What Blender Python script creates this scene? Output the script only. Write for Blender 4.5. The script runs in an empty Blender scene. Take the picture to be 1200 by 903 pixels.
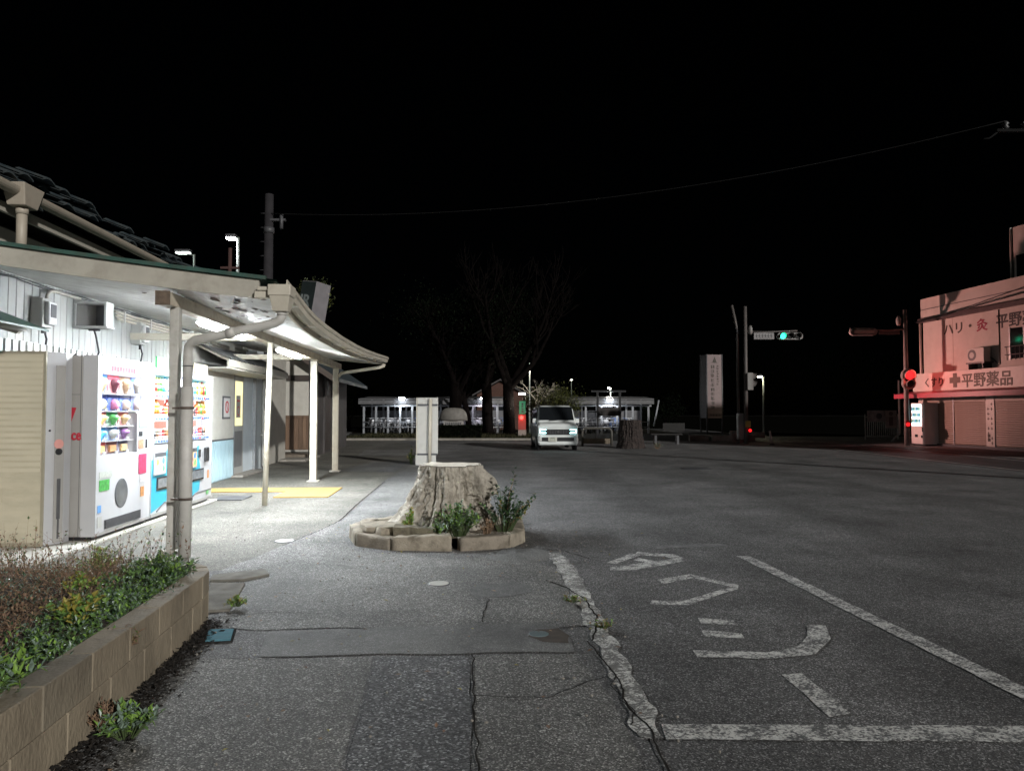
import bpy, bmesh, math, random
from mathutils import Vector, Matrix, noise

sc = bpy.context.scene
R = math.radians
rnd = random.Random(7)

# ------------------------------------------------------------------ camera, sky, sun, exposure
cam_d = bpy.data.cameras.new("camera")
cam = bpy.data.objects.new("camera", cam_d)
sc.collection.objects.link(cam)
cam_d.sensor_width = 36
cam_d.lens = 25.5
cam_d.clip_start = 0.05
cam_d.clip_end = 1000
cam.location = (0, 0, 1.4)
cam.rotation_euler = (R(90 + 2.19), 0, 0)
sc.camera = cam

SUN_EL, SUN_AZ = R(18), R(143)          # azimuth clockwise from +Y: behind the camera, to the right
world = bpy.data.worlds.new("World")
sc.world = world
world.use_nodes = True
wn = world.node_tree.nodes
bg = wn["Background"]
sky = wn.new("ShaderNodeTexSky")
sky.sky_type = 'NISHITA'
sky.sun_disc = False
sky.sun_elevation = SUN_EL
sky.sun_rotation = SUN_AZ
world.node_tree.links.new(sky.outputs[0], bg.inputs[0])
bg.inputs[1].default_value = 0.00003

sun_d = bpy.data.lights.new("sun", 'SUN')
sun_d.energy = 1.1
sun_d.angle = R(1.2)
sun_d.color = (1.0, 0.98, 0.94)
sun = bpy.data.objects.new("sun", sun_d)
sc.collection.objects.link(sun)
sun_dir = Vector((math.sin(SUN_AZ) * math.cos(SUN_EL), math.cos(SUN_AZ) * math.cos(SUN_EL), math.sin(SUN_EL)))
sun.rotation_euler = sun_dir.to_track_quat('Z', 'Y').to_euler()

sc.view_settings.view_transform = 'Standard'
sc.view_settings.look = 'None'
sc.view_settings.exposure = 1.22
sc.view_settings.gamma = 1.0
sc.view_settings.use_curve_mapping = False
sc.cycles.use_denoising = True
sc.cycles.max_bounces = 6
sc.cycles.diffuse_bounces = 3
sc.cycles.glossy_bounces = 3
sc.cycles.transparent_max_bounces = 12
sc.cycles.sample_clamp_indirect = 4

# ------------------------------------------------------------------ helpers
COL = sc.collection


def lin(c):
    """sRGB hex-ish 0-255 triple to linear"""
    return tuple(((v / 255) / 12.92 if v / 255 <= .04045 else (((v / 255) + .055) / 1.055) ** 2.4) for v in c)


class MB:
    def __init__(s):
        s.v = []; s.f = []; s.m = []; s.s = []

    def add(s, vs, fs, mi=0, sm=False):
        o = len(s.v)
        s.v += [tuple(p) for p in vs]
        for f in fs:
            s.f.append(tuple(i + o for i in f)); s.m.append(mi); s.s.append(sm)
        return s

    def box(s, x0, x1, y0, y1, z0, z1, mi=0, M=None):
        vs = [Vector((x, y, z)) for z in (z0, z1) for y in (y0, y1) for x in (x0, x1)]
        if M is not None:
            vs = [M @ p for p in vs]
        return s.add(vs, [(0, 2, 3, 1), (4, 5, 7, 6), (0, 1, 5, 4), (2, 6, 7, 3), (0, 4, 6, 2), (1, 3, 7, 5)], mi)

    def tube(s, pts, r, n=8, mi=0, cap=True, sm=True):
        pts = [Vector(p) for p in pts]
        rs = r if isinstance(r, (list, tuple)) else [r] * len(pts)
        o = len(s.v); prev = None
        for i, p in enumerate(pts):
            a = pts[max(i - 1, 0)]; b = pts[min(i + 1, len(pts) - 1)]
            t = (b - a).normalized()
            if prev is None:
                u = t.orthogonal().normalized()
            else:
                u = (prev - t * prev.dot(t))
                u = u.normalized() if u.length > 1e-6 else t.orthogonal().normalized()
            prev = u; w = t.cross(u)
            for k in range(n):
                a_ = 2 * math.pi * (k + .5) / n
                s.v.append(tuple(p + (u * math.cos(a_) + w * math.sin(a_)) * rs[i]))
        for i in range(len(pts) - 1):
            for k in range(n):
                k2 = (k + 1) % n
                s.f.append((o + i * n + k, o + i * n + k2, o + (i + 1) * n + k2, o + (i + 1) * n + k)); s.m.append(mi); s.s.append(sm)
        if cap:
            e = o + (len(pts) - 1) * n
            s.f.append(tuple(o + k for k in range(n - 1, -1, -1))); s.m.append(mi); s.s.append(False)
            s.f.append(tuple(e + k for k in range(n))); s.m.append(mi); s.s.append(False)
        return s

    def prism(s, base, ext, mi=0):
        """polygon (list of 3-D points) extruded by a vector"""
        n = len(base); e = Vector(ext)
        vs = [Vector(p) for p in base] + [Vector(p) + e for p in base]
        fs = [tuple(range(n - 1, -1, -1)), tuple(range(n, 2 * n))]
        fs += [(i, (i + 1) % n, n + (i + 1) % n, n + i) for i in range(n)]
        return s.add(vs, fs, mi)

    def lathe(s, prof, c=(0, 0, 0), n=16, mi=0, sm=True):
        c = Vector(c); o = len(s.v)
        for r, z in prof:
            for k in range(n):
                a = 2 * math.pi * k / n
                s.v.append(tuple(c + Vector((r * math.cos(a), r * math.sin(a), z))))
        for i in range(len(prof) - 1):
            for k in range(n):
                k2 = (k + 1) % n
                s.f.append((o + i * n + k, o + i * n + k2, o + (i + 1) * n + k2, o + (i + 1) * n + k)); s.m.append(mi); s.s.append(sm)
        s.f.append(tuple(o + k for k in range(n - 1, -1, -1))); s.m.append(mi); s.s.append(False)
        e = o + (len(prof) - 1) * n
        s.f.append(tuple(e + k for k in range(n))); s.m.append(mi); s.s.append(False)
        return s

    def leaf(s, p, d, up, l, w, mi=0):
        d = d.normalized(); side = d.cross(up)
        side = side.normalized() if side.length > 1e-4 else d.orthogonal().normalized()
        nrm = side.cross(d)
        a = p; b = p + d * l * .45 + side * w * .5 + nrm * w * .12; c = p + d * l - nrm * l * .12; e = p + d * l * .45 - side * w * .5 + nrm * w * .12
        return s.add([a, b, c, e], [(0, 1, 2), (0, 2, 3)], mi)


def mesh_from(mb, mats, off=(0, 0, 0)):
    me = bpy.data.meshes.new("mesh")
    ox, oy, oz = off
    me.from_pydata([(x - ox, y - oy, z - oz) for x, y, z in mb.v], [], mb.f)
    for m in mats:
        me.materials.append(m)
    me.polygons.foreach_set("material_index", mb.m)
    me.polygons.foreach_set("use_smooth", mb.s)
    me.update()
    return me


WF = Matrix.Identity(4)
SF = Matrix.Translation((-2.9, 0, 0)) @ Matrix.Rotation(R(4.29), 4, 'Z')      # station: x = out from the post line, y = along the platform side
OFF = {}


def thing(name, label, cat, o=(0, 0, 0), frame=WF, group=None, kind=None):
    e = bpy.data.objects.new(name, None)
    e.empty_display_size = .2
    COL.objects.link(e)
    e.matrix_world = frame @ Matrix.Translation(o)
    OFF[e.name] = o
    if label: e['label'] = label
    if cat: e['category'] = cat
    if group: e['group'] = group
    if kind: e['kind'] = kind
    return e


def off_of(e):
    while e.name not in OFF:
        e = e.parent
    return OFF[e.name]


def part(name, mb, mats, parent, bevel=0, label=None, seg=2):
    """mesh child; mb is written in the coordinates of the root's frame"""
    if not isinstance(mats, (list, tuple)): mats = [mats]
    o = bpy.data.objects.new(name, mesh_from(mb, mats, off_of(parent)))
    COL.objects.link(o)
    o.parent = parent
    if label: o['label'] = label
    if bevel:
        b = o.modifiers.new("bevel", 'BEVEL'); b.width = bevel; b.segments = seg; b.limit_method = 'ANGLE'; b.angle_limit = R(35)
    return o


def single(name, label, cat, mb, mats, o=(0, 0, 0), frame=WF, group=None, kind=None, bevel=0):
    """a thing that is one mesh"""
    if not isinstance(mats, (list, tuple)): mats = [mats]
    ob = bpy.data.objects.new(name, mesh_from(mb, mats, o))
    COL.objects.link(ob)
    ob.matrix_world = frame @ Matrix.Translation(o)
    OFF[ob.name] = o
    if label: ob['label'] = label
    if cat: ob['category'] = cat
    if group: ob['group'] = group
    if kind: ob['kind'] = kind
    if bevel:
        b = ob.modifiers.new("bevel", 'BEVEL'); b.width = bevel; b.segments = 2; b.limit_method = 'ANGLE'; b.angle_limit = R(35)
    return ob


def link_copy(src, parent, loc=None, rot=None, scale=None):
    c = src.copy(); COL.objects.link(c); c.parent = parent
    if loc is not None: c.location = loc
    if rot is not None: c.rotation_euler = rot
    if scale is not None: c.scale = scale
    return c


def copy_tree(o, parent=None):
    c = o.copy(); COL.objects.link(c)
    if parent is not None:
        c.parent = parent; c.matrix_parent_inverse = o.matrix_parent_inverse.copy()
    for ch in list(o.children):
        copy_tree(ch, c)
    return c


def text_mb(mb, txt, size, org, ex, ey, depth=.004, mi=0, align='LEFT', bold=0.0, sx=1.0):
    cu = bpy.data.curves.new("t", 'FONT')
    cu.body = txt; cu.size = size; cu.align_x = align; cu.extrude = depth / 2; cu.resolution_u = 3
    ob = bpy.data.objects.new("t", cu)
    COL.objects.link(ob)
    bpy.context.view_layer.update()
    me = bpy.data.meshes.new_from_object(ob.evaluated_get(bpy.context.evaluated_depsgraph_get()))
    org, ex, ey = Vector(org), Vector(ex).normalized(), Vector(ey).normalized()
    ez = ex.cross(ey)
    # heavier strokes: the same outline laid over itself, shifted a little, each copy a hair prouder
    sh = [(0, 0)] if not bold else [(0, 0), (bold, 0), (-bold, 0), (0, bold), (0, -bold), (bold * .7, bold * .7), (-bold * .7, -bold * .7)]
    for k, (dx, dy) in enumerate(sh):
        mb.add([org + ex * (v.co.x * sx + dx) + ey * (v.co.y + dy) + ez * (v.co.z + depth / 2 + k * .0007) for v in me.vertices], [tuple(p.vertices) for p in me.polygons], mi)
    COL.objects.unlink(ob)
    bpy.data.objects.remove(ob); bpy.data.curves.remove(cu); bpy.data.meshes.remove(me)
    return mb


# ------------------------------------------------------------------ materials
MATS = {}


def mat(name, col, rough=.6, metal=0., var=.12, vs=5., bump=0., bs=60., emit=None, es=0., dirt=None, dscale=2.5, damt=.5, spec=.5, stretch=(1, 1, 1), coat=0., emit_tex=False):
    if name in MATS: return MATS[name]
    m = bpy.data.materials.new(name); m.use_nodes = True
    nt = m.node_tree; N = nt.nodes; L = nt.links
    b = N["Principled BSDF"]
    tc = N.new("ShaderNodeTexCoord"); mp = N.new("ShaderNodeMapping")
    mp.inputs["Scale"].default_value = stretch
    L.new(tc.outputs["Object"], mp.inputs[0])
    nz = N.new("ShaderNodeTexNoise"); nz.inputs["Scale"].default_value = vs; nz.inputs["Detail"].default_value = 6
    L.new(mp.outputs[0], nz.inputs["Vector"])
    mx = N.new("ShaderNodeMix"); mx.data_type = 'RGBA'
    mx.inputs[6].default_value = tuple(max(0, c * (1 - var)) for c in col) + (1,)
    mx.inputs[7].default_value = tuple(min(1, c * (1 + var)) for c in col) + (1,)
    rp = N.new("ShaderNodeMapRange"); rp.inputs[1].default_value = .3; rp.inputs[2].default_value = .7
    L.new(nz.outputs[0], rp.inputs[0]); L.new(rp.outputs[0], mx.inputs[0])
    out = mx.outputs[2]
    if dirt:
        n2 = N.new("ShaderNodeTexNoise"); n2.inputs["Scale"].default_value = dscale; n2.inputs["Detail"].default_value = 9; n2.inputs["Roughness"].default_value = .68
        L.new(mp.outputs[0], n2.inputs["Vector"])
        r2 = N.new("ShaderNodeMapRange"); r2.inputs[1].default_value = .48; r2.inputs[2].default_value = .72; r2.inputs[4].default_value = damt
        L.new(n2.outputs[0], r2.inputs[0])
        m2 = N.new("ShaderNodeMix"); m2.data_type = 'RGBA'
        L.new(r2.outputs[0], m2.inputs[0]); L.new(out, m2.inputs[6]); m2.inputs[7].default_value = tuple(dirt) + (1,)
        out = m2.outputs[2]
    L.new(out, b.inputs["Base Color"])
    b.inputs["Roughness"].default_value = rough
    b.inputs["Metallic"].default_value = metal
    b.inputs["Specular IOR Level"].default_value = spec
    if coat: b.inputs["Coat Weight"].default_value = coat
    if bump:
        n3 = N.new("ShaderNodeTexNoise"); n3.inputs["Scale"].default_value = bs; n3.inputs["Detail"].default_value = 5
        L.new(mp.outputs[0], n3.inputs["Vector"])
        bp = N.new("ShaderNodeBump"); bp.inputs["Strength"].default_value = bump; bp.inputs["Distance"].default_value = .02
        L.new(n3.outputs[0], bp.inputs["Height"]); L.new(bp.outputs[0], b.inputs["Normal"])
    if emit:
        b.inputs["Emission Color"].default_value = tuple(emit) + (1,)
        b.inputs["Emission Strength"].default_value = es
    MATS[name] = m
    return m


def glow(name, col, es):
    return mat(name, tuple(.015 + .02 * c for c in col), .6, var=.02, emit=col, es=es, spec=.1)


def asphalt(name, col, grain=1.0, scale=150., mott=.38, rough=.8, tint=None, bump=.5):
    if name in MATS: return MATS[name]
    m = bpy.data.materials.new(name); m.use_nodes = True
    nt = m.node_tree; N = nt.nodes; L = nt.links
    b = N["Principled BSDF"]
    geo = N.new("ShaderNodeNewGeometry")
    vo = N.new("ShaderNodeTexVoronoi"); vo.inputs["Scale"].default_value = scale
    L.new(geo.outputs["Position"], vo.inputs["Vector"])
    sep = N.new("ShaderNodeSeparateColor"); L.new(vo.outputs["Color"], sep.inputs[0])
    rp = N.new("ShaderNodeValToRGB")
    e = rp.color_ramp.elements
    k = grain
    e[0].position = 0; e[0].color = tuple(c * (1 - .55 * k) for c in col) + (1,)
    e[1].position = 1; e[1].color = tuple(min(1, c * (1 + 2.6 * k)) for c in col) + (1,)
    e2 = rp.color_ramp.elements.new(.55); e2.color = tuple(c * (1 - .12 * k) for c in col) + (1,)
    e3 = rp.color_ramp.elements.new(.86); e3.color = tuple(c * (1 + .5 * k) for c in col) + (1,)
    L.new(sep.outputs[0], rp.inputs[0])
    n1 = N.new("ShaderNodeTexNoise"); n1.inputs["Scale"].default_value = .9; n1.inputs["Detail"].default_value = 8; n1.inputs["Roughness"].default_value = .62
    L.new(geo.outputs["Position"], n1.inputs["Vector"])
    r1 = N.new("ShaderNodeMapRange"); r1.inputs[1].default_value = .3; r1.inputs[2].default_value = .7
    r1.inputs[3].default_value = 1 - mott; r1.inputs[4].default_value = 1 + mott
    L.new(n1.outputs[0], r1.inputs[0])
    n2 = N.new("ShaderNodeTexNoise"); n2.inputs["Scale"].default_value = 14; n2.inputs["Detail"].default_value = 5
    L.new(geo.outputs["Position"], n2.inputs["Vector"])
    r2 = N.new("ShaderNodeMapRange"); r2.inputs[1].default_value = .3; r2.inputs[2].default_value = .7; r2.inputs[3].default_value = .85; r2.inputs[4].default_value = 1.15
    L.new(n2.outputs[0], r2.inputs[0])
    mp = N.new("ShaderNodeMapping"); mp.inputs["Scale"].default_value = (.9, .10, 1); mp.inputs["Rotation"].default_value = (0, 0, .25)
    L.new(geo.outputs["Position"], mp.inputs[0])
    n4 = N.new("ShaderNodeTexNoise"); n4.inputs["Scale"].default_value = .8; n4.inputs["Detail"].default_value = 4
    L.new(mp.outputs[0], n4.inputs["Vector"])
    r4 = N.new("ShaderNodeMapRange"); r4.inputs[1].default_value = .35; r4.inputs[2].default_value = .65; r4.inputs[3].default_value = .78; r4.inputs[4].default_value = 1.2
    L.new(n4.outputs[0], r4.inputs[0])
    n5 = N.new("ShaderNodeTexNoise"); n5.inputs["Scale"].default_value = 1.7; n5.inputs["Detail"].default_value = 6; n5.inputs["Distortion"].default_value = .6
    L.new(geo.outputs["Position"], n5.inputs["Vector"])
    r5 = N.new("ShaderNodeMapRange"); r5.inputs[1].default_value = .62; r5.inputs[2].default_value = .74; r5.inputs[3].default_value = 1; r5.inputs[4].default_value = .6
    L.new(n5.outputs[0], r5.inputs[0])
    ma = N.new("ShaderNodeMath"); ma.operation = 'MULTIPLY'; L.new(r4.outputs[0], ma.inputs[0]); L.new(r5.outputs[0], ma.inputs[1])
    mb_ = N.new("ShaderNodeMath"); mb_.operation = 'MULTIPLY'; L.new(r2.outputs[0], mb_.inputs[0]); L.new(ma.outputs[0], mb_.inputs[1])
    mu = N.new("ShaderNodeMath"); mu.operation = 'MULTIPLY'; L.new(r1.outputs[0], mu.inputs[0]); L.new(mb_.outputs[0], mu.inputs[1])
    vm = N.new("ShaderNodeVectorMath"); vm.operation = 'SCALE'
    L.new(rp.outputs[0], vm.inputs[0]); L.new(mu.outputs[0], vm.inputs["Scale"])
    L.new(vm.outputs[0], b.inputs["Base Color"])
    b.inputs["Roughness"].default_value = rough
    b.inputs["Specular IOR Level"].default_value = .35
    bp = N.new("ShaderNodeBump"); bp.inputs["Strength"].default_value = bump; bp.inputs["Distance"].default_value = .006
    L.new(vo.outputs["Distance"], bp.inputs["Height"]); L.new(bp.outputs[0], b.inputs["Normal"])
    MATS[name] = m
    return m


def paint_mat(name, col, under, wear=.5, scale=9.):
    """worn road paint over asphalt"""
    if name in MATS: return MATS[name]
    m = bpy.data.materials.new(name); m.use_nodes = True
    nt = m.node_tree; N = nt.nodes; L = nt.links
    b = N["Principled BSDF"]
    geo = N.new("ShaderNodeNewGeometry")
    n1 = N.new("ShaderNodeTexNoise"); n1.inputs["Scale"].default_value = scale; n1.inputs["Detail"].default_value = 10; n1.inputs["Roughness"].default_value = .75
    L.new(geo.outputs["Position"], n1.inputs["Vector"])
    vo = N.new("ShaderNodeTexVoronoi"); vo.inputs["Scale"].default_value = 105
    L.new(geo.outputs["Position"], vo.inputs["Vector"])
    sep = N.new("ShaderNodeSeparateColor"); L.new(vo.outputs["Color"], sep.inputs[0])
    ad = N.new("ShaderNodeMath"); ad.operation = 'MULTIPLY_ADD'; ad.inputs[1].default_value = .22
    L.new(sep.outputs[0], ad.inputs[0]); L.new(n1.outputs[0], ad.inputs[2])
    rp = N.new("ShaderNodeMapRange"); rp.inputs[1].default_value = .47 + wear * .12; rp.inputs[2].default_value = .60 + wear * .16
    L.new(ad.outputs[0], rp.inputs[0])
    mx = N.new("ShaderNodeMix"); mx.data_type = 'RGBA'
    mx.inputs[6].default_value = tuple(col) + (1,); mx.inputs[7].default_value = tuple(under) + (1,)
    L.new(rp.outputs[0], mx.inputs[0]); L.new(mx.outputs[2], b.inputs["Base Color"])
    b.inputs["Roughness"].default_value = .75
    bp = N.new("ShaderNodeBump"); bp.inputs["Strength"].default_value = .4; bp.inputs["Distance"].default_value = .006
    L.new(vo.outputs["Distance"], bp.inputs["Height"]); L.new(bp.outputs[0], b.inputs["Normal"])
    MATS[name] = m
    return m


def pane_mat(name, tint=(1, 1, 1), refl=.06):
    if name in MATS: return MATS[name]
    m = bpy.data.materials.new(name); m.use_nodes = True
    nt = m.node_tree; N = nt.nodes; L = nt.links
    N.remove(N["Principled BSDF"])
    t = N.new("ShaderNodeBsdfTransparent"); t.inputs[0].default_value = tuple(tint) + (1,)
    g_ = N.new("ShaderNodeBsdfGlossy"); g_.inputs["Roughness"].default_value = .06
    mx = N.new("ShaderNodeMixShader"); mx.inputs[0].default_value = refl
    L.new(t.outputs[0], mx.inputs[1]); L.new(g_.outputs[0], mx.inputs[2])
    L.new(mx.outputs[0], N["Material Output"].inputs[0])
    MATS[name] = m
    return m


ASPH = asphalt('asphalt_dark', (.122, .120, .119), grain=1.05)
ASPH_MID = asphalt('asphalt_worn', (.165, .162, .154), grain=1.05)
ASPH_LIGHT = asphalt('asphalt_pale', (.14, .138, .132), grain=.8)
ASPH_BEIGE = asphalt('asphalt_beige', (.125, .119, .103), grain=.85, scale=150)
ASPH_SMOOTH = asphalt('asphalt_fine', (.15, .149, .145), grain=.5, scale=190, bump=.25)
ASPH_COARSE = asphalt('asphalt_coarse', (.118, .118, .12), grain=1.3, scale=110)
ASPH_ROAD = asphalt('asphalt_road', (.040, .039, .040), grain=.8, rough=.62)
LINE_W = paint_mat('road_paint', (.70, .69, .66), (.12, .12, .12), .48)
LINE_OLD = paint_mat('road_paint_worn', (.70, .69, .66), (.15, .147, .14), .3, 6)
CRACKM = mat('crack_dark', (.035, .033, .031), 1., var=.3, spec=0.)
SOIL = mat('soil', (.045, .032, .022), .95, var=.5, vs=14, bump=.8, bs=40, dirt=(.09, .07, .05), dscale=9)
SOIL_PALE = mat('soil_pale', (.16, .13, .095), .95, var=.35, vs=10, bump=.6, bs=50)
CONC = mat('concrete', (.27, .25, .22), .85, var=.18, vs=7, bump=.3, bs=70, dirt=(.10, .085, .065), dscale=3)
CONC_PALE = mat('concrete_pale', (.42, .40, .36), .8, var=.12, vs=6, bump=.2, dirt=(.2, .18, .15))
CREAM = mat('cream_paint', (.52, .48, .40), .55, var=.07, vs=3, bump=.05, dirt=(.25, .20, .14), dscale=4, damt=.35)
FASCIA = mat('fascia_paint', (.42, .395, .34), .55, var=.08, vs=3, dirt=(.16, .13, .10), dscale=3.5, damt=.4)
CREAM2 = mat('cream_wall', (.50, .48, .43), .6, var=.06, dirt=(.3, .26, .2), dscale=2, damt=.3)
SOFFIT = mat('soffit_paint', (.62, .62, .60), .5, var=.06, vs=4, dirt=(.17, .13, .10), dscale=3.2, damt=.55, stretch=(1, 2.5, 1), bump=.08, bs=20)
GREEN_MET = mat('green_metal', (.035, .085, .07), .5, var=.25, dirt=(.09, .08, .06), dscale=8)
BOARD = [mat('board_white_%d' % i, c, .55, var=.08, vs=4, stretch=(1, 1, .25), dirt=(.30, .27, .22), dscale=5, damt=.4, bump=.06) for i, c in enumerate([(.37, .38, .365), (.35, .36, .345), (.39, .39, .375)])]
BLUE_CORR = mat('pale_blue_metal', (.36, .50, .55), .45, var=.06, dirt=(.25, .3, .3), dscale=5, damt=.3)
BROWN_PL = [mat('brown_plank_%d' % i, c, .6, var=.25, vs=9, stretch=(1, 1, .15), bump=.1) for i, c in enumerate([(.15, .092, .058), (.13, .08, .05), (.17, .105, .066)])]
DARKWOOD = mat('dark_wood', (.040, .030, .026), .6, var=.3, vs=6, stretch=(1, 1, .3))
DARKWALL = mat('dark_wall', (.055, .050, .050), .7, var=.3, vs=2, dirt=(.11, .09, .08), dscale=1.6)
GREY_PIPE = mat('grey_pipe', (.52, .505, .475), .5, var=.08, dirt=(.2, .17, .14), dscale=6, damt=.3)
POSTM = mat('post_paint', (.56, .52, .43), .5, var=.06, dirt=(.28, .20, .13), dscale=7, damt=.35)
POST_GREY = mat('post_grey_paint', (.47, .455, .42), .55, var=.08, dirt=(.17, .13, .10), dscale=7, damt=.4)
WHITE_PL = mat('white_enamel', (.58, .58, .57), .35, var=.03, dirt=(.5, .48, .44), dscale=3, damt=.25)
GREYBOX = mat('grey_enamel', (.42, .42, .40), .5, var=.05, dirt=(.3, .28, .25), damt=.3)
STEEL = mat('galvanised', (.33, .34, .35), .45, metal=.6, var=.12, vs=12)
BLACK = mat('black_plastic', (.018, .018, .02), .4, var=.2)
DGREY = mat('dark_grey_metal', (.07, .07, .075), .5, var=.2)
RUBBER = mat('rubber', (.02, .02, .02), .8, var=.2)
TILE = mat('roof_tile_glaze', (.045, .062, .072), .45, var=.4, vs=8, dirt=(.13, .12, .10), dscale=5)
LED = glow('led_tube', (.88, .95, 1.0), 330.)
PANE = pane_mat('clear_pane')

# ------------------------------------------------------------------ ground, road, markings
def jitter_poly(poly, step=.12, amp=.02, seed=0):
    out = []
    n = len(poly)
    for i in range(n):
        a = Vector(poly[i]).to_2d(); b = Vector(poly[(i + 1) % n]).to_2d()
        k = max(1, int((b - a).length / step))
        for j in range(k):
            p = a.lerp(b, j / k)
            q = Vector((p.x * 5.3, p.y * 5.3, seed))
            out.append((p.x + amp * noise.noise(q), p.y + amp * noise.noise(q + Vector((31, 7, 0)))))
    return out


def flat(poly, z=0., mi=0):
    mb = MB()
    bm = bmesh.new()
    vs = [bm.verts.new((x, y, z)) for x, y in poly]
    f = bm.faces.new(vs)
    if f.normal.z < 0: f.normal_flip()
    f.normal_update()
    if f.normal.z < 0: f.normal_flip()
    res = bmesh.ops.triangulate(bm, faces=bm.faces[:])
    bm.verts.index_update()
    mb.add([v.co for v in bm.verts], [tuple(v.index for v in f.verts) for f in bm.faces], mi)
    bm.free()
    return mb


g = MB()
g.add([(-250, -60, 0), (250, -60, 0), (250, 420, 0), (-250, 420, 0)], [(0, 1, 2, 3)])
ground = single('ground', 'dark worn asphalt of the station forecourt', None, g, ASPH, kind='structure')


def gpart(name, poly, z, m, jit=.02, step=.12, seed=0, label=None):
    return part(name, flat(jitter_poly(poly, step, jit, seed) if jit else poly, z), m, ground, label=label)


gpart('station_pavement', [(-7.5, 5.8), (-4.67, 6.3), (-3.35, 6.3), (-2.57, 6.53), (-2.42, 7.69), (-2.24, 9.59), (-2.63, 14.95), (-2.76, 19.28), (-3.18, 27.1), (-5.9, 38), (-11, 38), (-9.5, 23)], .002, ASPH_BEIGE, .05, .3)
gpart('asphalt_patch', [(-2.57, 6.53), (-2.42, 7.69), (-2.24, 9.5), (-1.9, 8.2), (-1.64, 7.46), (-.57, 7.02), (0, 7.23), (.38, 6.64), (.47, 5.57), (.52, 4.82), (.22, 4.78), (-1, 4.79), (-1.64, 4.74), (-1.93, 4.83), (-2.2, 5.57)], .0042, ASPH_MID, .04, .15, 1)
gpart('asphalt_patch', [(-1.56, 4.69), (-.99, 4.77), (.23, 4.9), (.36, 4.62), (.37, 4.31), (-.2, 4.28), (-.84, 4.26), (-1.46, 4.21)], .0065, ASPH_SMOOTH, .025, .06, 2)
gpart('asphalt_patch', [(-.78, 4.22), (-.25, 4.24), (-.19, 3.5), (-.14, 2.2), (-.6, 2.2), (-.69, 3.31)], .0042, ASPH_COARSE, .02, .06, 3)
gpart('asphalt_patch', [(-.22, 4.24), (.36, 4.27), (.46, 3.82), (.52, 3.21), (.5, 2.2), (-.13, 2.2), (-.18, 3.5)], .002, ASPH_MID, .015, .06, 4)
gpart('asphalt_patch', [(-1.85, 4.2), (-.8, 4.22), (-.71, 3.31), (-.62, 2.2), (-1.45, 2.2), (-1.65, 3.14)], .002, ASPH_MID, .02, .06, 5)
gpart('asphalt_patch', [(-2.2, 9.59), (-2.55, 14.9), (-1.77, 15.14), (-1.3, 11.3), (-1.0, 9.6), (-1.6, 9.0), (-1.85, 8.33), (-1.9, 7.69), (-2.15, 8.4)], .0065, ASPH_LIGHT, .04, .2, 6)
gpart('asphalt_patch', [(-4.3, 17.4), (-4.0, 20.9), (-3.2, 20.9), (-3.3, 17.4)], .0065, ASPH_LIGHT, .03, .3, 7)
gpart('asphalt_patch', [(-3.0, 20.96), (-1.9, 20.96), (-1.75, 17.4), (-2.74, 17.4)], .0065, ASPH_LIGHT, .03, .3, 8)
gpart('asphalt_patch', [(-5.6, 27.8), (-3.26, 27.8), (-3.1, 23.9), (-5.1, 23.9)], .0065, ASPH_MID, .03, .3, 9)
gpart('asphalt_patch', [(-3.3, 17.3), (-2.75, 17.3), (-3.0, 20.9), (-3.2, 20.9)], .009, ASPH_COARSE, .03, .3, 10)
gpart('asphalt_patch', [(-.35, 5.84), (-.25, 6.0), (0, 6.04), (.17, 5.95), (.15, 5.7), (-.06, 5.57), (-.29, 5.57)], .007, ASPH_SMOOTH, .03, .05, 11)
gpart('side_street', [(15.2, 64), (15.6, 20), (15.9, -50), (11.9, -50), (12.2, 17), (12.3, 36), (11.9, 64)], .002, ASPH_ROAD, .0)

# asphalt heaved up by a root beside the stump
lm = MB(); n = 20
ring = [[(0.07 + .30 * k * math.cos(a) * 1.1, 7.22 + .42 * k * math.sin(a), .002 + .045 * (1 - k * k) + .012 * noise.noise((k * 3, a * 2, 1)) * (k < 1)) for a in [2 * math.pi * j / n for j in range(n)]] for k in (1, .8, .5, .2)]
vs = sum(ring, [])
lm.add(vs, [(i * n + j, i * n + (j + 1) % n, (i + 1) * n + (j + 1) % n, (i + 1) * n + j) for i in range(3) for j in range(n)] + [tuple(3 * n + j for j in range(n))], 0, True)
part('asphalt_patch', lm, ASPH_SMOOTH, ground, label='patch of asphalt heaved up by a root beside the stump')


def strip(pts, w, z, m, name, amp=.006, seed=0, wj=.5):
    """thin wandering ribbon (crack) along a polyline"""
    mb = MB(); P = []; w = w * .6
    for a, b in zip(pts, pts[1:]):
        a, b = Vector(a), Vector(b); k = max(2, int((b - a).length / .035))
        P += [a.lerp(b, j / k) for j in range(k)]
    P.append(Vector(pts[-1]))
    vs = []
    for i, p in enumerate(P):
        t = (P[min(i + 1, len(P) - 1)] - P[max(i - 1, 0)]).normalized(); nrm = Vector((-t.y, t.x))
        o = noise.noise((p.x * 9, p.y * 9, seed)) * amp * 3 + noise.noise((p.x * 31, p.y * 31, seed)) * amp
        ww = w * (1 + wj * noise.noise((p.x * 17, p.y * 17, seed + 5))) * .5
        for s_ in (-1, 1):
            q = p + nrm * (o + s_ * ww); vs.append((q.x, q.y, z))
    mb.add(vs, [(2 * i, 2 * i + 1, 2 * i + 3, 2 * i + 2) for i in range(len(P) - 1)])
    return part(name, mb, m, ground)


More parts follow.
